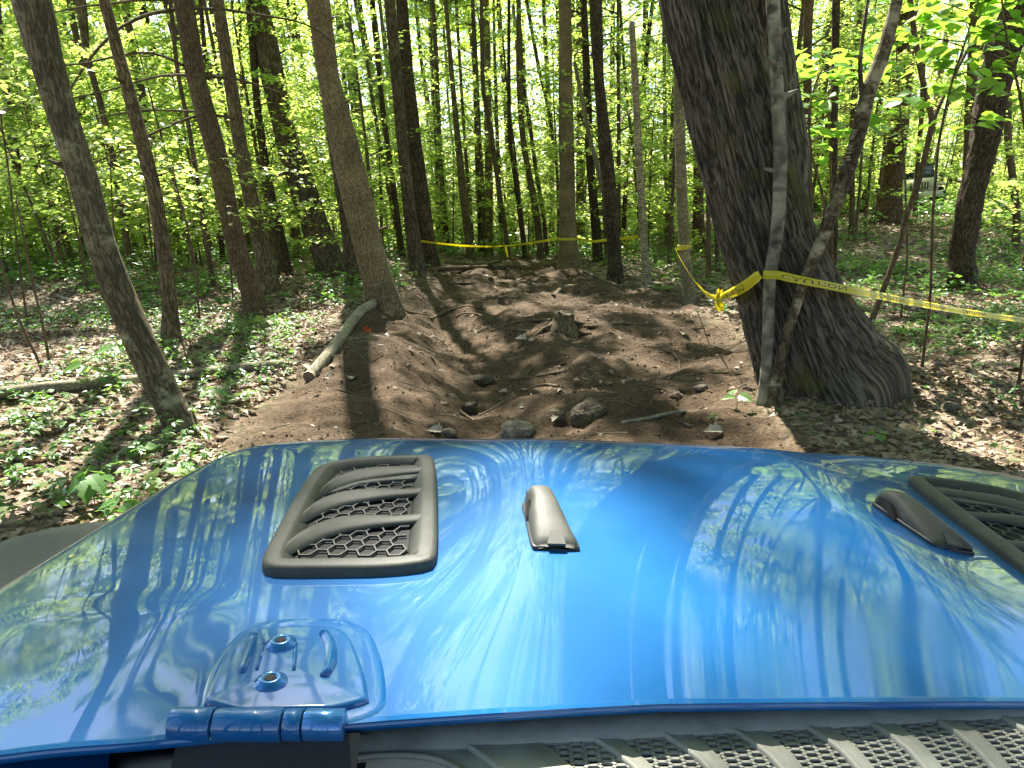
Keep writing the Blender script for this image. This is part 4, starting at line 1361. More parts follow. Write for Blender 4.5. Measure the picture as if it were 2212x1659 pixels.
for p in front:
    p[1] += 0.02
back = [czp(x, y - 6) for s_ in slots[::-1] for x, y in (s_[1], s_[0])]
left_end = [czp(1130, 1659), czp(1090, 1720), czp(690, 1720), czp(700, 1610)]
strip = np.array(front + [czp(2600, 1530)] + back + [czp(1130, 1612)] + left_end)
slab_strip = []
# top strip as quads along its length
fr_x = np.linspace(740, 2600, 60)
rows = []
for x in fr_x:
    yb = np.interp(x, [740, 1160, 2440, 2600], [1622, 1601, 1531, 1522])
    yt = np.interp(x, [740, 1000, 1400, 1800, 2212, 2600], [1560, 1548, 1525, 1512, 1500, 1490])
    p1, p2 = czp(x, yt), czp(x, yb)
    p1[1] += 0.03
    p1[2] -= 0.012
    pm = p1 * 0.5 + p2 * 0.5 + np.array([0, 0, 0.004])
    rows.append(np.array([p1, pm, p2, p2 + np.array([0, -0.001, -0.012])]))
rows = [np.array([r_[k] for r_ in rows]) for k in range(4)]
V, Fa = loft(rows, closed=False)
cpart('cowl_top', V, Fa, COWLM, COWL)
def below(p, dx, dy, n):
    return [(p[0] + dx * k / n, p[1] + dy * k / n) for k in range(n + 1)]
RB = 200
for k in range(len(slots) + 1):
    # rib between slot k-1 and slot k, slanting towards the windscreen
    L0 = slots[k - 1][1] if k > 0 else (slots[0][0][0] - 160, slots[0][0][1] + 9)
    R0 = slots[k][0] if k < len(slots) else (slots[-1][1][0] + 60, slots[-1][1][1] - 4)
    A, B = [], []
    for (dx, dy) in ((0, -4), (40, 22), (75, 50), (115, 95), (170, 150)):
        A.append(czp(L0[0] + dx, L0[1] + dy))
        B.append(czp(R0[0] + dx * 0.92 + 8, R0[1] + dy))
    A, B = np.array(A), np.array(B)
    n = len(A)
    rings = [A + np.array([0, 0, -0.014]), A + np.array([0, 0, -0.002]), A + np.array([0.0015, 0, 0.0008]), A + np.array([0.004, 0, 0.0002]), (A + B) / 2 - np.array([0, 0, 0.0012]), B + np.array([-0.002, 0, -0.001]), B + np.array([0, 0, -0.004]), B + np.array([0, 0, -0.014])]
    V, Fa = loft(rings, closed=False)
    cpart('cowl_rib', V, Fa, COWLM, COWL)
hb = []
xs0, xs1 = czp(1100, 1600)[0], 1.0
s = 0.0062
for r_ in range(12):
    for c_ in range(int((xs1 - xs0) / (s * 1.5))):
        cx = xs0 + c_ * s * 1.5
        cyy = 0.432 + (r_ + (c_ % 2) * 0.5) * s * 1.0
        for k in range(3):
            a1, a2 = k * math.pi / 3, (k + 1) * math.pi / 3
            q0 = np.array([cx + s * math.cos(a1), cyy + s * 0.58 * math.sin(a1), ZC - 0.004])
            q1 = np.array([cx + s * math.cos(a2), cyy + s * 0.58 * math.sin(a2), ZC - 0.004])
            d = q1 - q0
            nn = np.array([-d[1], d[0], 0])
            nn = nn / np.linalg.norm(nn) * 0.0011
            up = np.array([0, 0, 0.002])
            hb.append((np.array([q0 - nn, q0 + nn, q1 + nn, q1 - nn, q0 - nn + up, q0 + nn + up, q1 + nn + up, q1 - nn + up]), np.array([(4, 5, 6, 7), (0, 1, 5, 4), (2, 3, 7, 6), (1, 2, 6, 5), (3, 0, 4, 7)])))
V, Fa = join_vf(hb)
mo = cpart('cowl_mesh', V, Fa, COWLM, COWL, smooth=False)
mo['kind'] = 'stuff'
gx0, gx1 = -0.6, 1.15
cpart('cowl_gap_shade', np.array([(gx0, 0.33, ZC - 0.03), (gx1, 0.33, ZC - 0.03), (gx1, 0.55, ZC - 0.03), (gx0, 0.55, ZC - 0.03)]), [(0, 1, 2, 3)], BLACK, COWL, smooth=False)  # black sheet giving the gap and slots their deep shade
# left end of the cowl: cover with a rounded wiper recess, fender corner
cov = np.array([czp(262, 1668), czp(292, 1622), czp(372, 1617), czp(745, 1604), czp(1000, 1606), czp(1170, 1608), czp(1240, 1690), czp(1010, 1690), czp(985, 1655), czp(940, 1638), czp(860, 1630), czp(740, 1640), czp(520, 1652)])
V = np.vstack([cov + np.array([0, 0, -0.003]), cov + np.array([0, 0, -0.02])])
def fan_poly(P2):
    n = len(P2)
    return [(0, 0, 0, 0)]
strip_t = [czp(x, y, -0.003) for x, y in ((255, 1630), (300, 1620), (372, 1617), (520, 1611), (745, 1604), (900, 1604), (1020, 1604), (1120, 1605), (1175, 1608))]
strip_b = [czp(x, y, -0.003) for x, y in ((250, 1720), (300, 1664), (380, 1658), (520, 1651), (745, 1639), (860, 1629), (940, 1637), (1000, 1660), (1060, 1720))]
V, Fa = loft([np.array(strip_t) + np.array([0, 0, -0.012]), np.array(strip_t), np.array(strip_b), np.array(strip_b) + np.array([0, 0, -0.012])], closed=False)
cpart('cowl_cover', V, Fa, COWLM, COWL)
rimp = [czp(x, y, -0.002) for x, y in ((380, 1659), (520, 1652), (745, 1640), (800, 1633), (860, 1630), (910, 1632), (950, 1641), (985, 1656), (1010, 1680))]
V, Fa, U = tube(rimp, [0.0022] * len(rimp), 8, 0.006)
cpart('cowl_rim', V, Fa, COWLM, COWL)
# body side, flares, grille and bumper below the hood
def fender(side):
    ys = np.linspace(0.30, 1.44, 24)
    w = hood_w(ys)
    top = np.stack([XC - w * 0.985, ys, hz(-w * 0.985, ys) - 0.012], 1)
    top2 = np.stack([XC - w - 0.004, ys, hz(-w * 0.985, ys) - 0.055], 1)
    bot = np.stack([XC - w - 0.008, ys, np.full(24, 0.95)], 1)
    V, Fa = loft([mirror(r_, side) for r_ in (top, top2, bot)], closed=False)
    return cpart('fender', V, Fa, PAINT)
for side in (-1, 1):
    f_ = fender(side)
    q = np.array([at_z(x, y, 1.235) for x, y in ((-60, 1636), (238, 1620), (232, 1690), (-60, 1720))])
    V, Fa = loft([mirror(r_, side) for r_ in (q + np.array([0, 0, -0.02]), q + np.array([0, 0, -0.003]), q * 0.99 + q.mean(0) * 0.01)], capB=True)
    cpart('fender_corner', V, Fa, PAINT, None, smooth=False)
    # wide plastic flare: crowned slab with a rounded front corner
    zf = 1.158
    outl = [(-0.40, 1.165), (-0.55, 1.160), (-0.66, 1.135), (-0.725, 1.085), (-0.752, 1.02), (-0.765, 0.9), (-0.775, 0.6), (-0.78, 0.2), (-0.40, 0.2)]
    ol = even(chaikin(np.array([(a, c, zf) for a, c in outl]), 1), 120)
    cc = np.array([-0.50, 0.75, zf])
    rings = []
    for f, dz in ((1.0, -0.12), (1.0, -0.045), (0.99, -0.022), (0.965, -0.007), (0.93, -0.001), (0.85, 0.001), (0.5, 0.003), (0.1, 0.003)):
        r_ = cc + (ol - cc) * np.array([f, f, 1])
        r_[:, 2] = zf + dz - 0.03 * np.maximum(0, r_[:, 1] - 0.95)
        rings.append(mirror(r_, side))
    V, Fa = loft(rings, capB=True)
    cpart('fender_flare', V, Fa, FLARE)
    p = at_z(482, 1000, 1.19)
    lt = [np.array([p[0] + dx, p[1] + dy, p[2] + dz]) for dx, dy, dz in ((0.0, -0.05, -0.012), (-0.006, -0.02, -0.008), (-0.004, 0.02, -0.006), (0.004, 0.05, -0.012))]
    V, Fa, U = tube(lt, [0.008, 0.011, 0.011, 0.007], 10, 0.01)
    cpart('hood_latch', mirror(V, side), Fa, DARKM)
V, Fa = [], None
gw = 0.56
g = [np.array([(XC - gw, 1.50, 1.06), (XC + gw, 1.50, 1.06), (XC + gw * 0.95, 1.50, 0.62), (XC - gw * 0.95, 1.50, 0.62)]), np.array([(XC - gw, 1.40, 1.08), (XC + gw, 1.40, 1.08), (XC + gw, 1.40, 0.62), (XC - gw, 1.40, 0.62)])]
V, Fa = loft(g, capA=True, capB=True)
cpart('grille', V, Fa, PAINT, smooth=False)
g = [np.array([(XC - 0.85, y, 0.72), (XC + 0.85, y, 0.72), (XC + 0.85, y, 0.52), (XC - 0.85, y, 0.52)]) for y in (1.55, 1.75)]
V, Fa = loft(g, capA=True, capB=True)
cpart('bumper', V, Fa, PLASTIC, smooth=False)
for side in (-1, 1):
    aa = np.linspace(0, 2 * math.pi, 32, endpoint=False)
    rings = [np.stack([np.full(32, x), 0.86 + r_ * np.cos(aa), 0.47 + r_ * np.sin(aa)], 1) for x, r_ in ((-0.73, 0.25), (-0.73, 0.40), (-0.70, 0.45), (-0.52, 0.45), (-0.48, 0.40), (-0.48, 0.25))]
    V, Fa = loft([mirror(r_, side) for r_ in rings], capA=True, capB=True)
    cpart('tyre', V, Fa, DARKM)
# ------------------------------------------------------------------ logs, branches, roots, stones, stump
def gpath(lst, lift=0.0):
    out = []
    for x, y in lst:
        p = ground_hit(x, y)
        p[2] += lift
        out.append(p)
    return np.array(out)
def ground_tube(name, label, cat, px, w0, w1, mat, k=12, step=0.06, lump=0.06, lift=0.5, group=None, wob=0.0, part_of=None, sink=0.0):
    P = gpath(px)
    R = np.linspace(w0, w1, len(P)) / 2 * np.array([axis_depth(p) for p in P]) / F
    P[:, 2] = P[:, 2] + R * (lift * 2 - 1 + 0.6) - sink
    base = P.mean(0)
    base[2] = float(H(base[0], base[1]))
    me = tube_mesh(name, [tube(P, R, k, step, lump=lump, seed=int(px[0][0]))], base)
    if part_of is not None:
        me.transform(Matrix.Translation(Vector(base) - part_of.location))
        return obj(name, me, mat, part_of)
    o = obj(name, me, mat, None, base)
    tag(o, label, cat, group)
    return o
CUT = plain('sawn_wood', (0.16, 0.12, 0.075), 0.8, noise=0.4, scale=40, bump=0.2)
def log_thing(name, label, px, w0, w1, mat, sag=0.0, end=0):
    P = gpath(px)
    R = np.linspace(w0, w1, len(P)) / 2 * np.array([axis_depth(p) for p in P]) / F
    P[:, 2] = np.array([float(H(p[0], p[1])) for p in P]) + R * 0.85
    base = P.mean(0)
    base[2] -= R.mean()
    o = thing(name, label, 'log', base)
    obj('bark', tube_mesh('bark', [tube(P, R, 20, 0.05, lump=0.03, seed=int(px[0][0]) + 5)], base), mat, o)
    for a, b_ in ((0, 1), (-1, -2)):
        d = P[a] - P[b_]
        d /= np.linalg.norm(d)
        c = P[a] + d * 0.004
        u = np.cross(d, [0, 0, 1.0])
        u /= np.linalg.norm(u)
        v = np.cross(u, d)
        th = np.linspace(0, 2 * np.pi, 16, endpoint=False)
        rg = c + R[a] * 0.93 * (u * np.cos(th)[:, None] + v * np.sin(th)[:, None])
        V, Fa = loft([rg, rg * 0.4 + (c + d * 0.003) * 0.6], capB=True)
        obj('cut_end', tri_quads('cut_end', V - base, Fa, None, False), CUT, o)
    return o
BARK['log'] = bark('bark_log', (0.14, 0.125, 0.09), (0.33, 0.30, 0.22), 18, 12, lichen=(0.33, 0.32, 0.25), lich_amt=0.4, bump=0.4, dist=0.006)
log_thing('fallen_log', 'long grey fallen log lying under the leaning lichen trunk', [(-60, 868), (0, 861), (100, 850), (220, 838), (330, 828), (440, 815), (530, 804), (612, 796)], 27, 21, BARK['log'])
log_thing('fallen_log', 'straight pale log angled from the speckled trunk towards the trail', [(668, 826), (705, 782), (735, 742), (758, 706), (782, 678), (812, 660)], 27, 19, BARK['log'])
ground_tube('fallen_branch', 'long crooked bare branch across the sunny litter behind the leaning trunk', 'branch', [(10, 573), (93, 629), (143, 649), (233, 663), (350, 669), (447, 683)], 9, 6, BARK['log'], 8)
ground_tube('fallen_branch', 'stout bare branch lying just behind the long grey log', 'branch', [(120, 815), (165, 790), (227, 757), (260, 745)], 10, 7, BARK['log'], 8)
ground_tube('fallen_branch', 'short pale forked branch touching the top of the long grey log', 'branch', [(153, 806), (195, 818), (245, 830)], 10, 8, BARK['log'], 8)
ground_tube('fallen_branch', 'short thick branch beside the foot of the dead-branched pine', 'branch', [(590, 680), (622, 672), (655, 657)], 10, 9, BARK['log'], 8)
ground_tube('fallen_branch', 'thin pale branch lying before the two joined oaks', 'branch', [(625, 612), (650, 634), (700, 640), (780, 642)], 5, 3, BARK['log'], 6)
ground_tube('fallen_branch', 'thin crooked branch lying left of the pale straight log', 'branch', [(570, 745), (620, 757), (680, 752), (700, 745)], 5, 4, BARK['log'], 6)
ground_tube('fallen_branch', 'grey bowed branch on the ground just beyond the hood', 'branch', [(1342, 916), (1400, 906), (1450, 893), (1478, 890)], 9, 7, BARK['log'], 8)
ground_tube('fallen_branch', 'mossy dead branch lying right of the trail near the dead birch', 'branch', [(1262, 588), (1300, 606), (1345, 622)], 8, 6, BARK['lichen'], 8)
ground_tube('fallen_branch', 'bare branch arching over the litter beside the gnarled tree', 'branch', [(1925, 590), (1990, 620), (2060, 622), (2120, 622)], 6, 5, BARK['log'], 8)
ground_tube('fallen_log', 'dark rotting log lying across the crest of the trail', 'log', [(905, 590), (950, 584), (1010, 582), (1055, 580)], 12, 10, BARK['brown'], 12)
ground_tube('fallen_log', 'short broken log lying on the crest beside the rotting log', 'log', [(1062, 583), (1090, 580), (1125, 582)], 12, 12, BARK['brown'], 12)
ground_tube('fallen_branch', 'slim pole leaning along the crest toward the taped trunk', 'branch', [(1000, 586), (1080, 566), (1160, 556), (1225, 552)], 4, 3, BARK['dark'], 6)
def root(label, px, w0, w1):
    return ground_tube('tree_root', label, 'root', px, w0, w1, BARK['twig'], 8, 0.05, 0.15, lift=0.25)
root('knotted root crossing the trail left of the cut stump', [(930, 690), (965, 672), (1010, 660), (1050, 668)], 7, 4)
root('twisted dark root looping below the small peg in the trail', [(985, 684), (1005, 676), (1030, 678), (1045, 684)], 5, 4)
root('long exposed root running left from the cut stump', [(1190, 692), (1150, 692), (1110, 698), (1085, 706), (1060, 716)], 8, 4)
root('pale root lying below the long stump root', [(1080, 714), (1110, 712), (1140, 716), (1180, 708)], 6, 4)
root('root ridge running right from the cut stump', [(1240, 705), (1290, 706), (1340, 698), (1390, 702)], 9, 5)
root('slanting bare root in the side of the trail hollow', [(940, 728), (960, 742), (975, 760)], 9, 5)
root('curved root arching out of the bank left of the mossy stone', [(1135, 846), (1150, 836), (1180, 830), (1215, 836)], 8, 5)
root('thin root crossing the shaded trail below the oak', [(1090, 822), (1150, 815), (1220, 802), (1260, 798)], 4, 3)
root('root bulging at the crest of the trail', [(1060, 606), (1085, 600), (1110, 602)], 14, 9)
root('dark raised root at the right shoulder of the far trail', [(1195, 640), (1210, 626), (1230, 618), (1250, 620)], 10, 8)
root('root spreading from the foot of the pale speckled trunk', [(862, 664), (885, 676), (915, 680), (950, 680)], 9, 4)
root('root stretching from the dark twin trunks onto the trail', [(905, 594), (930, 604), (975, 612), (1030, 612)], 8, 4)
root('reddish root beside the foot of the dead-branched pine', [(572, 684), (585, 695), (605, 706)], 8, 5)

rr_ = np.random.default_rng(314)
for k in range(34):
    y0 = 6.0 + 13 * rr_.random()
    x0 = float(trail_mid(y0)) + (rr_.random() * 2 - 1) * float(trail_half(y0)) * 0.9
    an = rr_.random() * 6.28
    ln = 0.4 + 0.9 * rr_.random()
    pts = []
    for f in np.linspace(0, 1, 6):
        an += rr_.normal(0, 0.25)
        x0 += math.cos(an) * ln / 6
        y0 += math.sin(an) * ln / 6
        pts.append([x0, y0, float(H(x0, y0)) + 0.006 - 0.03 * (abs(f - 0.5) * 2) ** 2])
    w = 0.008 + 0.014 * rr_.random()
    bs = np.array(pts[3])
    o = obj('tree_root', tube_mesh('tree_root', [tube(pts, [w * 0.6, w, w, w * 0.9, w * 0.7, w * 0.4], 7, 0.05, lump=0.2, seed=k)], bs), BARK['twig'], None, bs)
    tag(o, 'thin bare root half buried in the soil of the trail', 'root', 'thin roots in the trail')
def stone(name, label, px0, px1, py0, py1, mat, seed, flat=0.75, cat='stone', sink=0.0):
    p = ground_hit((px0 + px1) / 2, py1)
    dep = axis_depth(p)
    w = (px1 - px0) * dep / F
    h = (py1 - py0) * dep / F
    n, k = 22, 14
    th = np.linspace(0, 2 * np.pi, n + 1)[None, :]
    ph = np.linspace(-0.5 * np.pi, 0.5 * np.pi, k)[:, None]
    d = np.stack([np.cos(ph) * np.cos(th), np.cos(ph) * np.sin(th), np.sin(ph) * np.ones_like(th)], -1)
    r = 1 + 0.22 * fbm(d[..., 0] * 1.7 + seed, d[..., 1] * 1.7, d[..., 2] * 1.7, seed, 3)
    V = d * r[..., None] * np.array([w / 2, w * 0.42, h * 0.62])
    V = V.reshape(-1, 3)
    i = np.arange(k * (n + 1)).reshape(k, n + 1)
    Fa = np.stack([i[:-1, :-1].ravel(), i[:-1, 1:].ravel(), i[1:, 1:].ravel(), i[1:, :-1].ravel()], 1)
    uv = np.stack([np.broadcast_to(th * w * 0.5, (k, n + 1)), np.broadcast_to(ph * h, (k, n + 1))], -1).reshape(-1, 2)
    o = obj(name, mesh_np(name, V, Fa, uv), mat)
    o.location = (p[0], p[1] + w * 0.36, float(H(p[0], p[1] + w * 0.36)) + h * (0.18 - sink * 2.5))
    return tag(o, label, cat)
ROCK = bark('lichened_rock', (0.11, 0.095, 0.075), (0.24, 0.21, 0.165), 9, 9, lichen=(0.42, 0.41, 0.35), lich_amt=0.1, bump=0.5, dist=0.01)
MOSSR = bark('mossy_rock', (0.045, 0.038, 0.026), (0.125, 0.105, 0.07), 14, 14, bump=0.9, dist=0.015, moss=(0.075, 0.085, 0.025))
stone('boulder', 'rounded tan stone with pale lichen spots at the front of the hood', 1080, 1158, 914, 952, ROCK, 3)
stone('boulder', 'dark mossy stone humped out of the trail before the oak', 1232, 1325, 846, 905, MOSSR, 8, sink=0.10)
stone('stone', 'small dark stone beside the trail hollow', 995, 1032, 866, 896, MOSSR, 12)
stone('stone', 'little grey oblong stone on the shaded trail below the oak', 1503, 1532, 834, 846, ROCK, 15)
stone('stone', 'flat tan stone half buried in the trail hollow', 1010, 1070, 812, 832, MOSSR, 18)
stone('stone', 'pale flat stone at the lower trail edge among twigs', 950, 985, 924, 942, ROCK, 21)
stone('stone', 'grey stone in the leaves near the right end of the long tape', 2040, 2080, 868, 886, ROCK, 28)

def stump():
    p = ground_hit(1217, 712)
    dep = axis_depth(p)
    r = 24 * dep / F
    h = 34 * dep / F
    o = thing('tree_stump', 'small sawn stump with splayed roots in the middle of the trail', 'stump', p)
    P = [[0, 0, -0.2], [0, 0, 0], [0.01, 0, h * 0.5], [0.02, 0, h]]
    lst = [tube(P, [r * 1.3, r * 1.1, r * 0.85, r * 0.8], 40, 0.02, lump=0.12, seed=4, flare=0.5, flare_h=0.10, lobes=5, base=0.2, ridges=0.006, rfreq=16)]
    obj('stump_wood', tube_mesh('stump_wood', lst), BARK['flaky'], o)
    th = np.linspace(0, 2 * np.pi, 24, endpoint=False)
    rg = np.stack([0.02 + r * 0.78 * np.cos(th), r * 0.78 * np.sin(th), h + 0.012 + 0.03 * np.sin(2 * th + 1) + 0.02 * np.sin(5 * th)], 1)
    V, Fa = loft([rg, rg * 0.5 + np.array([0.01, 0, h * 0.5 + 0.008])], capB=True)
    obj('cut_top', tri_quads('cut_top', V, Fa, None, False), CUT, o)
    for an, ln, w in ((3.3, 0.55, 0.035), (2.7, 0.4, 0.03), (5.6, 0.45, 0.035), (0.2, 0.5, 0.035), (4.5, 0.35, 0.03)):
        q = []
        for f in np.linspace(0.15, 1, 6):
            x, y = p[0] + math.cos(an + 0.3 * f) * ln * f, p[1] + math.sin(an + 0.3 * f) * ln * f
            q.append([x - p[0], y - p[1], float(H(x, y)) - p[2] + h * 0.55 * (1 - f) ** 2 + 0.012 - 0.02 * f])
        obj('root', tube_mesh('root', [tube(q, np.linspace(w, 0.008, 6), 8, 0.03, lump=0.15, seed=int(an * 10))]), BARK['flaky'], o)
stump()
p = ground_hit(1083, 656)
o = obj('wooden_peg', tube_mesh('wooden_peg', [tube([[0, 0, -0.1], [0, 0, 0.05], [0.01, 0, 0.12]], [0.06, 0.055, 0.05], 12, 0.02, lump=0.1)]), BARK['brown'], None, p)
tag(o, 'short dark sawn-off sapling stub standing in the far trail', 'stump')

# thin saplings near the camera on the left
def stem_thing(label, px, w, leafy=0, seed=0, depth=None, leaf=0.11, shape='oval', mat=None, name='sapling', spread=0.5, group=None, side_n=5, zoff=0.0, matl=None):
    px = sorted(px, key=lambda q: -q[1])
    foot = ground_hit(*px[0]) if depth is None else at_y(px[0][0], px[0][1], depth)
    P = np.array([at_y(x, y, foot[1]) for x, y in px])
    base = np.array([foot[0], foot[1], float(H(foot[0], foot[1]))])
    P = np.vstack([[base[0], base[1], base[2] - 0.1], P])
    R = np.linspace(w, w * 0.5, len(P)) / 2 * foot[1] / F
    o = thing(name, label, 'sapling', base, group)
    lst = [tube(P, R, 8, 0.08, lump=0.1, seed=seed)]
    rng = np.random.default_rng(seed + 900)
    PP, AA = [], []
    if leafy:
        for i in range(side_n):
            f = 0.45 + 0.55 * (i + rng.random()) / side_n
            s_ = np.array([np.interp(f, np.linspace(0, 1, len(P)), P[:, k]) for k in range(3)])
            an = rng.random() * 6.28
            d = np.array([math.cos(an), math.sin(an) * 0.7, 0.15 + 0.3 * rng.random()])
            ln = spread * (0.6 + 0.7 * rng.random())
            lst.append(tube([s_, s_ + d * ln * 0.5, s_ + d * ln], [R[-1] * 0.8, R[-1] * 0.5, 0.002], 4, 0.15, cap=False))
            p_, a_ = spray_points(rng, s_, d, ln * 1.05, leafy, ln * 0.35, 0.04)
            PP.append(p_)
            AA.append(a_)
    obj('trunk', tube_mesh('trunk', lst, base), mat or BARK['twig'], o)
    if leafy:
        Pp, A = np.concatenate(PP), np.concatenate(AA)
        n = len(Pp)
        Nn = np.tile([0, 0, 1.0], (n, 1)) + rng.normal(0, 0.3, (n, 3))
        L = leaf * (0.7 + 0.5 * rng.random(n))
        V, Fa = leaves(Pp, A, Nn, L, L * (0.8 if shape == 'round' else 0.6), shape)
        obj('crown', mesh_np('crown', V - base, Fa, smooth=True), matl or LEAF_BROAD, o)
    return o
stem_thing('thin dark leafless sapling stem bending right in the sunny litter, outer one', [(93, 800), (43, 696), (10, 600), (-5, 540)], 7, 0, 1)
stem_thing('thin dark leafless sapling stem beside its bent neighbour in the sunny litter', [(108, 790), (93, 703), (67, 596), (50, 510), (35, 430)], 7, 0, 2)
stem_thing('wispy bare sapling leaning between the leaning trunk and the dead-branched pine', [(415, 815), (390, 729), (360, 649), (300, 566)], 4, 0, 3)
# broad-leaved saplings right of the oak
stem_thing('broad-leaved sapling with big drooping leaves touching the right side of the huge oak', [(1790, 560), (1780, 430), (1752, 333), (1745, 253), (1758, 187), (1775, 150)], 7, 10, 11, 8.3, 0.17, 'round', spread=0.55, side_n=11)
stem_thing('broad-leaved sapling behind the slanting crooked stem', [(1800, 620), (1796, 400), (1792, 300), (1788, 220), (1805, 170), (1815, 110)], 6, 9, 12, 9.2, 0.17, 'round', spread=0.5, side_n=8)
stem_thing('tall broad-leaved sapling spreading its top before the gnarled tree', [(2010, 640), (2015, 460), (2028, 300), (2055, 180), (2085, 90), (2110, 20), (2125, -60)], 7, 13, 13, 7.6, 0.16, 'round', spread=0.75, side_n=13)
stem_thing('broad-leaved sapling by the gnarled tree with leaves hanging at its edge', [(2240, 560), (2225, 360), (2205, 210), (2180, 110), (2165, 20), (2160, -80)], 7, 12, 14, 7.0, 0.15, 'round', spread=0.7, side_n=12)
stem_thing('leafy sapling in front of the trunk beside the parked vehicle', [(1960, 560), (1955, 380), (1945, 240), (1938, 150), (1935, 60)], 5, 10, 15, 11.5, 0.16, 'round', spread=0.8, side_n=9)
# sunlit beech saplings among the left trunks
for k, (pp, d_, lf, sp) in enumerate((([(420, 560), (400, 470), (380, 400), (370, 340)], 10.8, 24, 1.0), ([(250, 590), (245, 480), (240, 400), (238, 330)], 11.8, 24, 1.1), ([(500, 600), (492, 520), (486, 430), (480, 370)], 12.8, 22, 0.9), ([(180, 560), (150, 430), (130, 330), (118, 240)], 13.5, 22, 1.2),
                                      ([(560, 600), (575, 480), (580, 400), (590, 330)], 13.8, 22, 0.9), ([(40, 560), (20, 380), (0, 240), (-10, 150)], 10.5, 20, 1.1), ([(330, 570), (320, 460), (300, 330), (290, 240)], 14.5, 22, 1.2))):
    stem_thing(['beech sapling with sunlit level sprays between the flaky trunk and the pine', 'beech sapling with sunlit sprays right of the leaning lichen trunk', 'beech sapling with leaf sprays right of the dead-branched pine', 'beech sapling whose sprays show behind the leaning lichen trunk',
                'leafy sapling before the thick leaning oak', 'leafy sapling left of the leaning lichen trunk', 'tall beech sapling behind the slim flaky-barked trunk'][k], pp, 5, lf, 30 + k, d_, 0.105, 'oval', spread=sp, side_n=12, matl=LEAF_UNDER)

# ------------------------------------------------------------------ leaf litter, herbs, twigs (nobody could count them)
def scatter(n, y0, y1, seed, half=0.72):
    rng = np.random.default_rng(seed)
    u = rng.random(n)
    y = np.sqrt(y0 * y0 + u * (y1 * y1 - y0 * y0))
    x = (rng.random(n) * 2 - 1) * half * (y + 0.8)
    return rng, x, y
def litter():
    rng, x, y = scatter(72000, 2.4, 15, 21, 0.9)
    tm = trail_mask(x, y)
    cl = fbm(x * 1.1, y * 1.1, 0, 33, 2)
    pr = np.where(tm > 0.5, 0.012 + 0.05 * (cl > 0.5), 0.62 + 0.38 * (cl > -0.1))
    k = rng.random(len(x)) < pr
    x, y = x[k], y[k]
    n = len(x)
    P = np.stack([x, y, H(x, y) + 0.004 + 0.014 * rng.random(n)], 1)
    an = rng.random(n) * 6.28
    A = np.stack([np.cos(an), np.sin(an), rng.normal(0, 0.28, n)], 1)
    Nn = np.stack([rng.normal(0, 0.38, n), rng.normal(0, 0.38, n), np.ones(n)], 1)
    L = 0.055 + 0.06 * rng.random(n)
    V, Fa = leaves(P, A, Nn, L, L * (0.55 + 0.35 * rng.random(n)), 'lobed', fold=0.25)
    o = obj('leaf_litter', mesh_np('leaf_litter', V, Fa, smooth=False), LEAF_DEAD)
    tag(o, 'dry brown and tan fallen leaves covering the forest floor', 'leaf litter', kind='stuff')
    rng, x, y = scatter(26000, 15, 30, 22)
    tm = trail_mask(x, y)
    k = (rng.random(len(x)) < np.where(tm > 0.5, 0.04, 0.8))
    x, y = x[k], y[k]
    n = len(x)
    P = np.stack([x, y, H(x, y) + 0.01 + 0.02 * rng.random(n)], 1)
    an = rng.random(n) * 6.28
    A = np.stack([np.cos(an), np.sin(an), rng.normal(0, 0.2, n)], 1)
    Nn = np.stack([rng.normal(0, 0.3, n), rng.normal(0, 0.3, n), np.ones(n)], 1)
    L = 0.10 + 0.08 * rng.random(n)
    V, Fa = leaves(P, A, Nn, L, L * 0.7)
    o = obj('leaf_litter', mesh_np('leaf_litter_far', V, Fa, smooth=False), LEAF_DEAD)
    tag(o, 'dry fallen leaves strewn between the farther trunks', 'leaf litter', kind='stuff')
litter()
def herbs(n, y0, y1, seed, hmin, hmax, leaf, per, label, shape, dens):
    rng, x, y = scatter(n, y0, y1, seed, 0.75)
    tm = trail_mask(x, y)
    cl = fbm(x * 0.55, y * 0.55, 0, 44, 3)
    pr = np.where(tm > 0.35, 0.0, dens * np.clip(0.55 + 1.1 * cl, 0.04, 1.4))
    pr = np.where((x > 1.8) & (y < 8.5), pr * 0.10, pr)
    k = rng.random(n) < pr
    x, y = x[k], y[k]
    m_ = len(x)
    hgt = hmin + (hmax - hmin) * rng.random(m_) ** 2
    z = H(x, y)
    P, A, L = [], [], []
    for i in range(per):
        an = rng.random(m_) * 6.28 + i * 2.4
        f = 0.55 + 0.45 * rng.random(m_)
        rr = leaf * 0.35 * rng.random(m_)
        P.append(np.stack([x + np.cos(an) * rr, y + np.sin(an) * rr, z + hgt * f], 1))
        A.append(np.stack([np.cos(an), np.sin(an), 0.25 - 0.6 * rng.random(m_)], 1))
        L.append(leaf * (0.6 + 0.7 * rng.random(m_)))
    P, A, L = np.concatenate(P), np.concatenate(A), np.concatenate(L)
    Nn = np.tile([0, 0, 1.0], (len(P), 1)) + rng.normal(0, 0.3, (len(P), 3))
    V, Fa = leaves(P, A, Nn, L, L * 0.6, shape)
    o = obj('ground_cover', mesh_np('ground_cover', V, Fa, smooth=False), LEAF_HERB)
    tag(o, label, 'ground cover', kind='stuff')
herbs(7000, 3.8, 12, 71, 0.05, 0.20, 0.055, 7, 'low green seedlings and herbs growing through the litter', 'oval', 0.9)
herbs(9000, 12, 26, 72, 0.08, 0.45, 0.11, 7, 'green herbs and seedlings between the nearer trunks', 'diamond', 1.0)
herbs(9000, 24, 62, 73, 0.2, 1.1, 0.22, 8, 'green undergrowth deep between the trunks', 'diamond', 1.1)
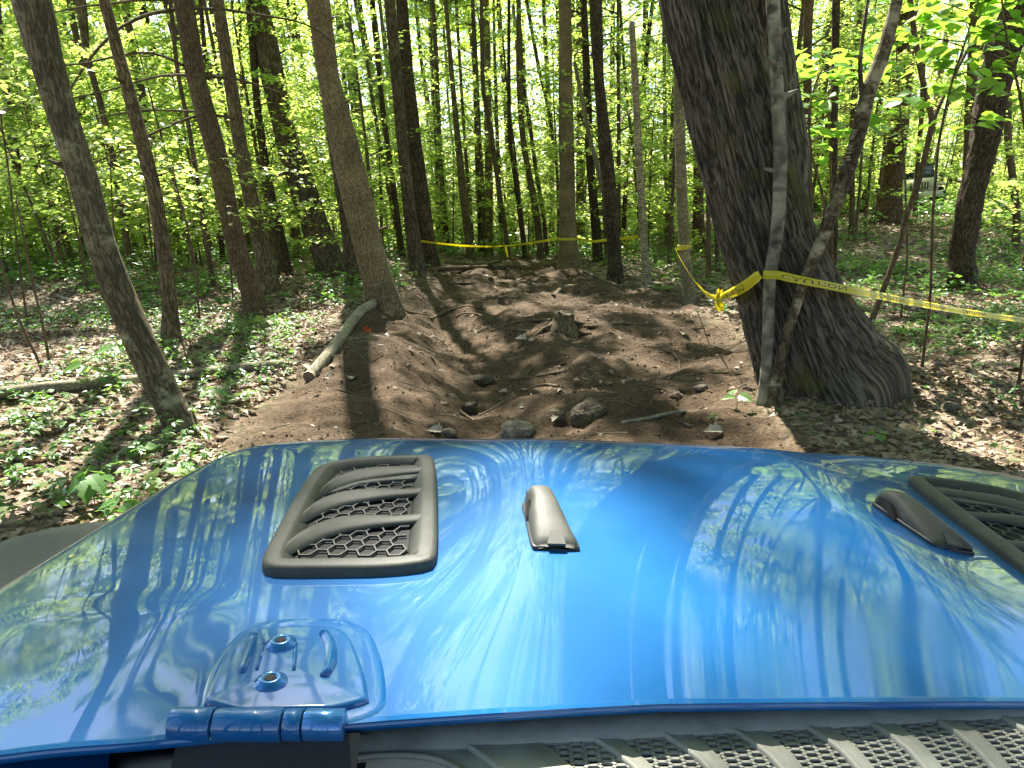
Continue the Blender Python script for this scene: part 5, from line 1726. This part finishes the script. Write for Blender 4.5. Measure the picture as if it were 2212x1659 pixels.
def twigs():
    rng, x, y = scatter(1100, 3.8, 16, 81)
    lst = []
    for i in range(len(x)):
        ln = 0.10 + 0.5 * rng.random() ** 2
        an = rng.random() * 6.28
        pts = []
        for f in (0, 0.35, 0.7, 1):
            xx = x[i] + math.cos(an) * ln * f + rng.normal(0, 0.03 * ln)
            yy = y[i] + math.sin(an) * ln * f + rng.normal(0, 0.06 * ln)
            pts.append([xx, yy, float(H(xx, yy)) + 0.008 + 0.02 * rng.random()])
        r_ = 0.0022 + 0.005 * rng.random() ** 2
        lst.append(tube(pts, [r_, r_, r_ * 0.8, r_ * 0.5], 4, 0.12, cap=False))
    o = obj('twigs', tube_mesh('twigs', lst), BARK['log'])
    tag(o, 'small fallen twigs scattered over trail and litter', 'twigs', kind='stuff')
twigs()
# loose crumbs and clods of soil on the trail
def clods():
    rng, x, y = scatter(7000, 3.8, 15, 91, 0.5)
    k = trail_mask(x, y) > 0.5
    x, y = x[k], y[k]
    n = len(x)
    r_ = 0.005 + 0.016 * rng.random(n) ** 4
    dirs = np.array([(1, 0, 0), (-1, 0, 0), (0, 1, 0), (0, -1, 0), (0, 0, 1), (0, 0, -1)], float)
    V = np.stack([x, y, H(x, y) + r_ * 0.3], 1)[:, None, :] + dirs[None] * r_[:, None, None] * (0.6 + 0.7 * rng.random((n, 6, 1)))
    f = np.array([(0, 2, 4), (2, 1, 4), (1, 3, 4), (3, 0, 4), (2, 0, 5), (1, 2, 5), (3, 1, 5), (0, 3, 5)])
    Fa = (np.arange(n)[:, None, None] * 6 + f[None]).reshape(-1, 3)
    o = obj('soil_clods', mesh_np('soil_clods', V.reshape(-1, 3), Fa, smooth=False), plain('clod_soil', (0.12, 0.085, 0.052), 0.95, noise=0.4, scale=25, spec=0.1))
    tag(o, 'crumbs and clods of brown soil on the trail', 'soil', kind='stuff')
clods()
def debris():
    rng, x, y = scatter(52000, 3.8, 20, 95, 0.5)
    cl = fbm(x * 1.6, y * 1.6, 0, 97, 3)
    k = (trail_mask(x, y) > 0.3) & (rng.random(len(x)) < np.clip(0.45 + 0.9 * cl, 0.05, 1))
    x, y = x[k], y[k]
    n = len(x)
    an = rng.random(n) * 6.28
    P = np.stack([x, y, H(x, y) + 0.003 + 0.008 * rng.random(n)], 1)
    A = np.stack([np.cos(an), np.sin(an), rng.normal(0, 0.2, n)], 1)
    Nn = np.stack([rng.normal(0, 0.4, n), rng.normal(0, 0.4, n), np.ones(n)], 1)
    L = (0.014 + 0.05 * rng.random(n) ** 2) * (0.7 + y / 14)
    V, Fa = leaves(P, A, Nn, L, L * (0.12 + 0.3 * rng.random(n) ** 2))
    o = obj('trail_debris', mesh_np('trail_debris', V, Fa, smooth=False), leaf_mat('wood_chip', [(0, (0.035, 0.024, 0.014)), (0.5, (0.10, 0.07, 0.043)), (0.85, (0.19, 0.14, 0.09)), (1, (0.30, 0.235, 0.16))], [(0, (0.05, 0.03, 0.02)), (1, (0.1, 0.07, 0.04))], 0.05, 0.8, 0.15))
    tag(o, 'crushed leaf and bark crumbs trodden into the trail', 'debris', kind='stuff')
debris()
# low leafy shrubs that hide the feet of the far trunks
SHR = []
for i in range(5):
    a, b_ = make_sapling(400 + i, [1.6, 2.2, 2.8, 3.4, 1.2][i], [12, 14, 16, 18, 10][i], 0.135, 46, [0.9, 1.1, 1.2, 1.3, 0.8][i], low=0.06)
    a.materials.append(BARK['twig'])
    b_.materials.append(LEAF_UNDER)
    SHR.append(((a, b_), 1))
SAPS_ALL = SAPS
def copy_shrub(i, x, y, s, rz, label, group):
    (a, b_), _ = SHR[i]
    o = thing('leafy_shrub', label, 'shrub', (x, y, float(H(x, y))), group)
    o.scale = (s, s, s)
    o.rotation_euler = (0, 0, rz)
    obj('stem', a, None, o)
    obj('foliage', b_, None, o)
n_s = 0
while n_s < 210:
    u = RNG.random()
    y = 17 + 30 * u if n_s < 150 else 40 + 24 * u
    x = (RNG.random() * 2 - 1) * 0.72 * y
    if y < 25 and abs(x - trail_mid(y)) < trail_half(y) + 0.5:
        continue
    if y < 34 and abs(x - 0.525 * y) < 1.7:
        continue
    if y < 22 and x > 0 and RNG.random() < 0.7:
        continue
    lm = lmark(x, y)
    copy_shrub(int(RNG.integers(0, 5)), x, y, 0.85 + 0.5 * RNG.random(), RNG.random() * 6.28, 'low leafy shrub ' + lm, 'low leafy shrubs ' + lm)
    n_s += 1
# ------------------------------------------------------------------ caution tape
m, t, b = new_mat('caution_tape')
b.inputs['Base Color'].default_value = (0.74, 0.64, 0.04, 1)
b.inputs['Roughness'].default_value = 0.3
tr = N(t, 'BsdfTranslucent')
tr.inputs[0].default_value = (0.9, 0.82, 0.07, 1)
mx = N(t, 'MixShader', i_0=0.4)
t.links.new(b.outputs[0], mx.inputs[1])
t.links.new(tr.outputs[0], mx.inputs[2])
t.links.new(mx.outputs[0], t.nodes['Material Output'].inputs[0])
TAPE = m
INK = plain('tape_ink', (0.012, 0.012, 0.01), 0.5)
def text_mesh(body):
    cu = bpy.data.curves.new('lettering', 'FONT')
    cu.body = body
    cu.size = 1.0
    cu.resolution_u = 2
    ob = bpy.data.objects.new('lettering', cu)
    COL.objects.link(ob)
    dg = bpy.context.evaluated_depsgraph_get()
    me = bpy.data.meshes.new_from_object(ob.evaluated_get(dg))
    V = np.array([v.co[:] for v in me.vertices])
    Fs = [tuple(p.vertices) for p in me.polygons]
    bpy.data.objects.remove(ob)
    bpy.data.curves.remove(cu)
    bpy.data.meshes.remove(me)
    # cut long faces so that the letters can follow the ribbon
    return V, Fs
TXT = text_mesh('CAUTION')
class Ribbon:
    def __init__(self, pts, width, roll, step=0.04):
        P = np.asarray(pts, float)
        seg = np.linalg.norm(np.diff(P, axis=0), axis=1)
        s = np.concatenate([[0], np.cumsum(seg)])
        n = max(8, int(s[-1] / step))
        self.q = np.linspace(0, s[-1], n)
        C = np.stack([np.interp(self.q, s, P[:, k]) for k in range(3)], 1)
        for _ in range(3):
            C[1:-1] = (C[:-2] + 2 * C[1:-1] + C[2:]) / 4
        self.C = C
        self.w = np.interp(self.q, s, width)
        rl = np.interp(self.q, s, roll)
        T_ = np.gradient(C, axis=0)
        T_ /= np.linalg.norm(T_, axis=1)[:, None]
        up = np.array([0, 0, 1.0])[None] - T_ * T_[:, 2:3]
        up /= np.linalg.norm(up, axis=1)[:, None]
        sd = np.cross(T_, up)
        self.U = up * np.cos(rl)[:, None] + sd * np.sin(rl)[:, None]
        self.N = np.cross(T_, self.U)
        self.L = s[-1]
    def point(self, u, v, off=0.0):
        o = np.stack([np.interp(u, self.q, self.C[:, k]) for k in range(3)], -1)
        U = np.stack([np.interp(u, self.q, self.U[:, k]) for k in range(3)], -1)
        Nn = np.stack([np.interp(u, self.q, self.N[:, k]) for k in range(3)], -1)
        w = np.interp(u, self.q, self.w)
        curl = 0.10 * w * np.cos(v * np.pi)
        return o + U * (v * w)[..., None] + Nn * (off + curl)[..., None]
    def mesh(self):
        n, k = len(self.q), 5
        vv = np.linspace(-0.5, 0.5, k)
        UU, VV = np.meshgrid(self.q, vv, indexing='ij')
        A = self.point(UU, VV, np.zeros_like(UU)).reshape(-1, 3)
        B = self.point(UU, VV, np.full_like(UU, -0.0006)).reshape(-1, 3)
        i = np.arange(n * k).reshape(n, k)
        f = np.stack([i[:-1, :-1].ravel(), i[1:, :-1].ravel(), i[1:, 1:].ravel(), i[:-1, 1:].ravel()], 1)
        e = np.concatenate([np.stack([i[:-1, 0], i[1:, 0], i[1:, 0] + n * k, i[:-1, 0] + n * k], 1), np.stack([i[:-1, -1], i[1:, -1], i[1:, -1] + n * k, i[:-1, -1] + n * k], 1)])
        return np.vstack([A, B]), np.vstack([f, f[:, ::-1] + n * k, e])
    def text(self, u0, u1, height, flip, mirror_, off):
        V, Fs = TXT
        x = (V[:, 0] - V[:, 0].min()) / (V[:, 0].max() - V[:, 0].min())
        y = (V[:, 1] - V[:, 1].min()) / (V[:, 1].max() - V[:, 1].min()) - 0.5
        if mirror_:
            x = 1 - x
        if flip:
            y = -y
        return self.point(u0 + (u1 - u0) * x, y * height, np.full(len(x), off)), Fs
def poly_obj(name, V, Fs, mat, parent, base):
    me = bpy.data.meshes.new(name)
    me.from_pydata([tuple(v) for v in (np.asarray(V) - base)], [], Fs)
    me.update()
    return obj(name, me, mat, parent)
def tape_thing(label, ribbons, texts, base):
    o = thing('caution_tape', label, 'tape', base)
    base = np.array(base)
    for rb in ribbons:
        V, Fa = rb.mesh()
        obj('tape_ribbon', mesh_np('tape_ribbon', V - base, Fa), TAPE, o)
    for ri, u0, u1, hgt, fl, mi in texts:
        for off in (0.0012, -0.0018):
            V, Fs = ribbons[ri].text(u0, u1, hgt, fl, mi, off)
            poly_obj('lettering', V, Fs, INK, o, base)
    return o
TWd = 0.066
def dpts(lst):
    return [at_y(x, y, d) for x, y, d in lst]
def wrap_pts(key, py, n=14, a0=0, a1=2 * math.pi, gap=0.012):
    _, P, R, d = TREES[key]
    pz = None
    # centre of the trunk at that pixel height
    zs = at_y(0, py, d)[2]
    c = np.array([np.interp(zs, P[:, 2], P[:, 0]), np.interp(zs, P[:, 2], P[:, 1])])
    r_ = float(np.interp(zs, P[:, 2], np.array(R))) * 1.06 + gap
    return [np.array([c[0] + r_ * math.sin(a), c[1] - r_ * math.cos(a), zs]) for a in np.linspace(a0, a1, n)]
d19, d9, d23, d26, d29 = TREES['t19'][3], TREES['t9'][3], TREES['t23'][3], TREES['t26'][3], TREES['t29'][3]
r1 = Ribbon(dpts([(903, 520, d9 - 0.35), (940, 525, d9 - 0.3), (1000, 531, d9 - 0.2), (1060, 533, d9), (1110, 530, d19 - 0.3), (1160, 523, d19 - 0.4), (1205, 515, d19 - 0.5)]), [TWd] * 7, [0.5, 0.9, 0.7, 1.0, 0.8, 0.5, 0.2])
r2 = Ribbon(wrap_pts('t19', 516, 12, -1.6, 1.6) + dpts([(1262, 519, d19 - 0.6), (1284, 522, d19 - 1.2), (1312, 518, d19 - 2.2), (1345, 515, d23 + 1.0), (1378, 511, d23 + 0.1)]), [TWd] * 17, [0.1] * 12 + [0.6, 0.2, 0.1, 0.2, 0.7])
r2b = Ribbon(dpts([(1092, 531, d9 + 0.05), (1094, 542, d9 + 0.04), (1097, 556, d9 + 0.06)]), [0.05, 0.06, 0.05], [0, 0.3, 0.7])
tape_thing('yellow caution tape sagging between dark trunks and broken birch at trail crest', [r1, r2, r2b], [(1, r2.L * 0.62, r2.L * 0.80, 0.55, False, True), (0, r1.L * 0.25, r1.L * 0.38, 0.5, False, True)], at_y(1230, 560, d19))
w26 = wrap_pts('t26', 534, 12, -1.7, 1.8)
r3 = Ribbon(w26, [TWd * 1.3] * 12, [0.0] * 12)
kn = 7.3
r4 = Ribbon(dpts([(1459, 537, d26 - 0.2), (1466, 552, d26 - 0.5), (1480, 577, 11.0), (1504, 612, 9.4), (1524, 634, 8.4), (1538, 642, 7.8), (1550, 642, kn)]), [0.05, 0.06, TWd, TWd, TWd, 0.06, 0.03], [0.2, 0.6, 0.5, 0.6, 0.4, 0.3, 0.0])
r5 = Ribbon(dpts([(1553, 642, kn), (1566, 638, 6.95), (1590, 629, 6.55), (1615, 615, 6.32), (1634, 598, d29 - 0.12), (1642, 592, d29 - 0.14)]), [0.03, 0.06, 0.085, 0.085, 0.08, 0.06], [0.0, 0.2, 0.35, 0.3, 0.2, 0.2])
r6 = Ribbon([*wrap_pts('t29', 593, 8, -1.3, 1.3, 0.014), *dpts([(1700, 599, d29 - 0.13), (1760, 611, d29 - 0.13), (1850, 629, d29 + 0.05), (1960, 651, d29 + 0.8), (2080, 673, d29 + 2.0), (2212, 692, d29 + 2.7), (2400, 712, d29 + 3.6)])], [TWd] * 15, [0.0] * 8 + [-0.2, -0.3, -0.3, -0.2, -0.3, -0.5, -0.4])
tex = [(0, r3.L * 0.30, r3.L * 0.86, 0.6, True, False)]
u = r6.L * 0.0
for a, c in ((0.03, 0.12), (0.20, 0.28), (0.36, 0.45), (0.53, 0.60), (0.68, 0.75), (0.83, 0.90)):
    tex.append((3, r6.L * a, r6.L * c, 0.5, True, False))
for a, c in ((0.18, 0.42), (0.52, 0.80)):
    tex.append((2, r5.L * a, r5.L * c, 0.6, False, True))
tex.append((1, r4.L * 0.55, r4.L * 0.72, 0.5, False, True))
tape_o = tape_thing('yellow caution tape knotted midway, tied from smooth grey trunk round pale slim stem', [r3, r4, r5, r6], tex, at_y(1650, 640, d29))
kp = at_y(1551, 641, kn)
tb = np.array(tape_o.location)
kl = []
for px_ in ([(1551, 641), (1548, 650), (1549, 660), (1556, 672)], [(1552, 640), (1556, 652), (1560, 662), (1558, 670)], [(1551, 641), (1550, 632), (1552, 624)], [(1551, 641), (1556, 634), (1560, 626)]):
    rb = Ribbon([at_y(x, y, kn - 0.02) for x, y in px_], np.linspace(0.025, 0.055, len(px_)), np.linspace(0.2, 1.0, len(px_)), 0.01)
    kl.append(rb.mesh())
V, Fa = join_vf(kl)
obj('knot_tails', mesh_np('knot_tails', V - tb, Fa), TAPE, tape_o)
stn = [[kp[0] + math.cos(a) * 0.018, kp[1] + 0.02 * math.sin(2 * a), kp[2] + math.sin(a) * 0.026] for a in np.linspace(0, 6.3, 14)]
obj('knot', tube_mesh('knot', [tube(stn, [0.014] * 14, 8, 0.012, lump=0.2)], tb), TAPE, tape_o)
# orange marker ribbons
ORG = plain('orange_ribbon', (0.75, 0.10, 0.015), 0.5)
kp = ground_hit(792, 718)
V = np.array([(-0.05, 0, 0.0), (0.05, 0.01, 0.0), (0.06, 0.02, 0.06), (0.02, 0.0, 0.09), (-0.03, 0.02, 0.07), (0.0, 0.015, 0.03)])
V = np.vstack([V, V + np.array([0, 0.004, 0])])
o = obj('marker_ribbon', mesh_np('marker_ribbon', V, [(0, 1, 2, 5), (0, 5, 3, 4), (6, 7, 8, 11), (6, 11, 9, 10)], smooth=False), ORG, None, kp)
tag(o, 'crumpled orange ribbon on the soil beside the pale straight log', 'ribbon')
dd = TREES['t39'][3] - 0.18
kp = at_y(236, 302, dd)
V = np.array([(-0.05, 0, -0.08), (0.04, 0.01, -0.1), (0.02, 0.0, 0.0), (-0.06, 0.0, 0.09), (0.08, 0.02, 0.08), (0.0, 0.01, 0.0)]) * 1.1
V = np.vstack([V, V + np.array([0, 0.004, 0])])
o = obj('marker_ribbon', mesh_np('marker_ribbon', V, [(0, 1, 2, 5), (5, 2, 4, 3), (6, 7, 8, 11), (11, 8, 10, 9)], smooth=False), plain('faded_orange_ribbon', (0.5, 0.09, 0.03), 0.5), None, kp)
tag(o, 'faded orange ribbon bow tied to a slim trunk left of the trail', 'ribbon')

# bracket fungi up the crooked stem
o30, P30, R30, d30 = TREES['t30']
b30 = np.array(o30.location)
FUN = plain('fungus', (0.24, 0.19, 0.12), 0.7, noise=0.3, scale=80)
for k, (x, y) in enumerate([(1846, 282), (1844, 288), (1841, 294), (1839, 299), (1836, 316), (1835, 322), (1833, 330), (1831, 339), (1832, 345)]):
    c = at_y(x, y, d30 - 0.05)
    th = np.linspace(0, 2 * np.pi, 14, endpoint=False)
    s = 0.022
    rings = [np.stack([c[0] + s * r_ * np.cos(th), c[1] + s * 0.8 * r_ * np.sin(th), np.full(14, c[2] + h_)], 1) for r_, h_ in ((0.5, -0.008), (1.0, -0.002), (0.95, 0.003), (0.5, 0.008))]
    V, Fa = loft(rings, capA=True, capB=True)
    obj('bracket_fungus', tri_quads('bracket_fungus', V - b30, Fa), FUN, o30)

# ------------------------------------------------------------------ the pale vehicle parked on the higher ground
TAN = plain('tan_paint', (0.44, 0.41, 0.28), 0.35, noise=0.08, scale=5, coat=0.5)
GLASSD = plain('dark_glass', (0.02, 0.04, 0.05), 0.06, spec=0.9)
RUB = plain('rubber', (0.02, 0.02, 0.02), 0.85)
LAMP = plain('lamp_lens', (0.5, 0.5, 0.45), 0.1, spec=0.9)
def box_vf(x0, x1, y0, y1, z0, z1, tx=0.0, ty0=0.0, ty1=0.0):
    V = np.array([(x0, y0, z0), (x1, y0, z0), (x1, y1, z0), (x0, y1, z0), (x0 + tx, y0 + ty0, z1), (x1 - tx, y0 + ty0, z1), (x1 - tx, y1 - ty1, z1), (x0 + tx, y1 - ty1, z1)])
    return V, np.array([(0, 3, 2, 1), (4, 5, 6, 7), (0, 1, 5, 4), (1, 2, 6, 5), (2, 3, 7, 6), (3, 0, 4, 7)])
def bev_obj(name, vf, mat, parent, bev=0.03):
    import bmesh
    me = mesh_np(name, *vf, smooth=True)
    bm = bmesh.new()
    bm.from_mesh(me)
    bmesh.ops.bevel(bm, geom=bm.edges[:], offset=bev, segments=2, affect='EDGES', clamp_overlap=True)
    bm.to_mesh(me)
    bm.free()
    return obj(name, me, mat, parent)
def parked():
    p = at_y(1985, 452, 32.5)
    o = thing('parked_vehicle', 'pale tan off-road vehicle with round headlights parked among the trees', 'vehicle', (p[0], p[1], p[2]))
    o.rotation_euler = (math.radians(2), math.radians(-5), math.radians(-22))
    # local frame: front faces -y
    bev_obj('body', box_vf(-0.78, 0.78, 1.35, 4.0, 0.55, 1.22, 0.03), TAN, o)
    bev_obj('hood', box_vf(-0.70, 0.70, 0.10, 1.40, 0.70, 1.18, 0.07, 0.03, 0.0), TAN, o, 0.05)
    gr = bev_obj('grille', box_vf(-0.69, 0.69, 0.0, 0.10, 0.62, 1.14, 0.07), TAN, o, 0.02)
    for k in range(7):
        x = -0.30 + k * 0.1
        bev_obj('slot', box_vf(x - 0.027, x + 0.027, -0.012, 0.004, 0.76, 1.05), RUB, gr, 0.004)
    for s_ in (-1, 1):
        th = np.linspace(0, 2 * np.pi, 20, endpoint=False)
        rings = [np.stack([s_ * 0.50 + r_ * np.cos(th), np.full(20, y_), 0.93 + r_ * np.sin(th)], 1) for r_, y_ in ((0.115, 0.01), (0.115, -0.02), (0.095, -0.022), (0.06, -0.035))]
        V, Fa = loft(rings, capB=True)
        obj('headlight', tri_quads('headlight', V, Fa), LAMP, o)
        bev_obj('fender_flare', box_vf(s_ * 0.83 - 0.13, s_ * 0.83 + 0.13, 0.02, 1.25, 0.86, 0.97, 0.02, 0.05, 0.0), TAN, o, 0.02)
        for yy in (0.62, 3.3):
            rings = [np.stack([np.full(24, s_ * x_), yy + r_ * np.cos(np.linspace(0, 2 * np.pi, 24, endpoint=False)), 0.40 + r_ * np.sin(np.linspace(0, 2 * np.pi, 24, endpoint=False))], 1) for x_, r_ in ((0.68, 0.2), (0.68, 0.37), (0.72, 0.40), (0.90, 0.40), (0.93, 0.37), (0.93, 0.2))]
            V, Fa = loft(rings, capA=True, capB=True)
            wh = obj('wheel', tri_quads('wheel', V, Fa), RUB, o)
    bev_obj('bumper', box_vf(-0.84, 0.84, -0.30, -0.08, 0.46, 0.68, 0.03), TAN, o, 0.02)
    bev_obj('windscreen_frame', box_vf(-0.70, 0.70, 1.36, 1.46, 1.16, 1.70, 0.08, 0.22, -0.22), RUB, o, 0.015)
    bev_obj('windscreen', box_vf(-0.62, 0.62, 1.350, 1.36, 1.22, 1.66, 0.06, 0.20, -0.20), GLASSD, o, 0.004)
    bev_obj('soft_top', box_vf(-0.70, 0.70, 1.62, 3.9, 1.16, 1.74, 0.08, 0.06, 0.2), RUB, o, 0.04)
    mr = bev_obj('mirror', box_vf(0.82, 1.0, 1.45, 1.53, 1.18, 1.36), RUB, o, 0.02)
    bev_obj('mirror', box_vf(-1.0, -0.82, 1.45, 1.53, 1.18, 1.36), RUB, o, 0.02)
parked()

# ------------------------------------------------------------------ ferns and single seedlings
def fern(label, px, py, size, seed, group=None):
    p = ground_hit(px, py)
    rng = np.random.default_rng(seed)
    o = thing('fern', label, 'fern', p, group)
    for i in range(7):
        an = i * 0.9 + rng.random() * 0.5
        ln = size * (0.8 + 0.4 * rng.random())
        n = 16
        f = np.linspace(0, 1, n)
        C = np.stack([np.cos(an) * ln * 0.85 * f, np.sin(an) * ln * 0.85 * f, ln * (0.75 * f - 0.62 * f * f)], 1)
        sd_ = np.array([-math.sin(an), math.cos(an), 0])
        PP, AA, LL = [], [], []
        for s_ in (-1, 1):
            PP.append(C[2:])
            AA.append(np.tile(sd_ * s_, (n - 2, 1)) + np.array([math.cos(an), math.sin(an), -0.15]) * 0.35)
            LL.append(size * 0.26 * np.sin(np.pi * np.clip(0.22 + 0.78 * f[2:], 0, 1)) + 0.008)
        PP, AA, LL = np.concatenate(PP), np.concatenate(AA), np.concatenate(LL)
        V, Fa = leaves(PP, AA, np.tile([0, 0, 1.0], (len(PP), 1)), LL, LL * 0.34)
        V2, F2, _ = tube(C, np.linspace(0.003, 0.001, n), 4, 0.05, cap=False)
        V, Fa = join_vf([(V, Fa), (V2, F2)])
        obj('frond', mesh_np('frond', V, Fa, smooth=False), LEAF_HERB, o)
for k, (x, y, s_, lb) in enumerate([(1905, 655, 0.38, 'fern in the sun right of the huge oak, beneath the long tape'), (1985, 690, 0.34, 'small fern in the litter under the long caution tape'), (1880, 700, 0.3, 'fern tucked against the mossy right flank of the huge oak'), (1530, 612, 0.40, 'fern between the smooth grey taped trunk and the huge oak'), (1430, 628, 0.34, 'fern at the trail edge left of the smooth grey taped trunk'), (2060, 700, 0.32, 'fern in front of the swollen foot of the gnarled tree'), (1570, 640, 0.34, 'fern against the left side of the huge oak trunk'), (1960, 720, 0.36, 'fern growing through litter right of the oak roots')]):
    fern(lb, x, y, s_, 500 + k)
def seedling(label, px, py, lf, n, hgt, seed, shape='lobed', droop=0.0, mat=None, name='seedling', face=None):
    p = ground_hit(px, py)
    rng = np.random.default_rng(seed)
    o = thing(name, label, 'plant', p)
    top = np.array([rng.normal(0, 0.02), rng.normal(0, 0.02), hgt])
    obj('stem', tube_mesh('stem', [tube([[0, 0, -0.03], top * 0.5 + [0.01, 0, 0], top], [0.003, 0.0025, 0.0015], 5, 0.03)]), BARK['twig'], o)
    for i in range(n):
        an = 2 * np.pi * i / n + rng.random() * 0.6
        A = np.array([[math.cos(an), math.sin(an), -droop - 0.1 * rng.random()]])
        st = top * (0.75 + 0.25 * rng.random())
        P = st[None] + A * 0.02
        L = np.array([lf * (0.8 + 0.4 * rng.random())])
        Nn = np.array([[rng.normal(0, 0.2), -0.35 + rng.normal(0, 0.2), 1.0]])
        V, Fa = leaves(P, A, Nn, L, L * (0.95 if shape == 'lobed' else 0.7), shape, fold=0.12)
        obj('leaf', mesh_np('leaf', V, Fa, smooth=False), mat or LEAF_BROAD, o)
MAPLE = [(0.0, 0.04), (0.10, 0.34), (0.2, 0.30), (0.32, 0.55), (0.45, 0.30), (0.62, 0.38), (0.72, 0.22), (1.0, 0.0)]
seedling('maple seedling with three lobed leaves at the left foot of the oak', 1590, 885, 0.125, 4, 0.14, 1, MAPLE)
seedling('two-leaved seedling in the shaded litter in front of the oak', 1893, 955, 0.10, 3, 0.07, 2, 'oval')
seedling('tiny pale seedling at the shaded bank left of the two slim stems', 1530, 905, 0.05, 4, 0.05, 3, 'oval')
seedling('drooping large-leaved plant just beyond the left fender', 205, 1095, 0.15, 7, 0.22, 4, MAPLE, 0.45, LEAF_HERB, 'broadleaf_plant')
seedling('crumpled large-leaved plant hugging the fender edge', 275, 1118, 0.13, 6, 0.12, 5, MAPLE, 0.25, LEAF_HERB, 'broadleaf_plant')
seedling('seedling with two bright yellow-green leaves left of the hood', 338, 1062, 0.15, 3, 0.12, 6, 'oval', 0.1, LEAF_UNDER)
seedling('seedling with broad leaves left of the leaning trunk above the log', 190, 850, 0.15, 4, 0.26, 7, 'round', 0.2)
seedling('broad-leaved seedling close behind the leaning lichen trunk', 268, 800, 0.17, 4, 0.30, 8, 'round', 0.1)
seedling('low leafy seedling at the foot of the leaning lichen trunk', 300, 985, 0.12, 4, 0.08, 9, 'oval', 0.1)
seedling('bright seedling at the trail edge right of the leaning trunk', 540, 870, 0.10, 4, 0.12, 10, 'oval', 0.1, LEAF_UNDER)
seedling('leafy seedling beside the cut end of the long grey log', 455, 880, 0.12, 5, 0.16, 11, 'oval', 0.2, LEAF_HERB)
seedling('leafy seedling at the foot of the dead-branched pine', 575, 712, 0.16, 6, 0.18, 12, 'oval', 0.2, LEAF_UNDER)
# a few large pale dead leaves lying on the trail, each on its own
PALE = plain('pale_dead_leaf', (0.33, 0.28, 0.205), 0.8, noise=0.2, scale=30)
for k, (x, y, s_, lb) in enumerate([(667, 800, 0.17, 'large pale dead leaf left of the lower log end'), (700, 818, 0.10, 'pale dead leaf right of the lower log end'), (1027, 722, 0.15, 'pale curled leaf in the trail hollow left of the stump'), (1137, 735, 0.16, 'white dead leaf below the stump roots'), (1152, 738, 0.10, 'small white leaf beside the dead leaf below the stump'), (955, 935, 0.13, 'pale crumpled leaf at the hood edge on the trail'), (1122, 882, 0.10, 'pale leaf in the shaded hollow before the mossy stone'), (1218, 905, 0.16, 'tan ragged leaf on the bank below the mossy stone'), (1095, 850, 0.10, 'tan leaf beside the flat buried stone'), (1480, 722, 0.13, 'pale leaf on the sunlit right side of the trail'), (760, 822, 0.12, 'tan leaf on the smooth soil right of the log'), (1560, 935, 0.14, 'tan ragged leaf on the shaded bank beside the hood')]):
    p = ground_hit(x, y)
    rng = np.random.default_rng(700 + k)
    an = rng.random() * 6.28
    V, Fa = leaves(np.array([[0, 0, 0.012]]), np.array([[math.cos(an), math.sin(an), 0.15]]), np.array([[rng.normal(0, 0.3), -0.4, 1.0]]), np.array([s_]), np.array([s_ * 0.95]), MAPLE, fold=0.35)
    o = obj('dead_leaf', mesh_np('dead_leaf', V, Fa, smooth=False), PALE, None, p)
    tag(o, lb, 'leaf')
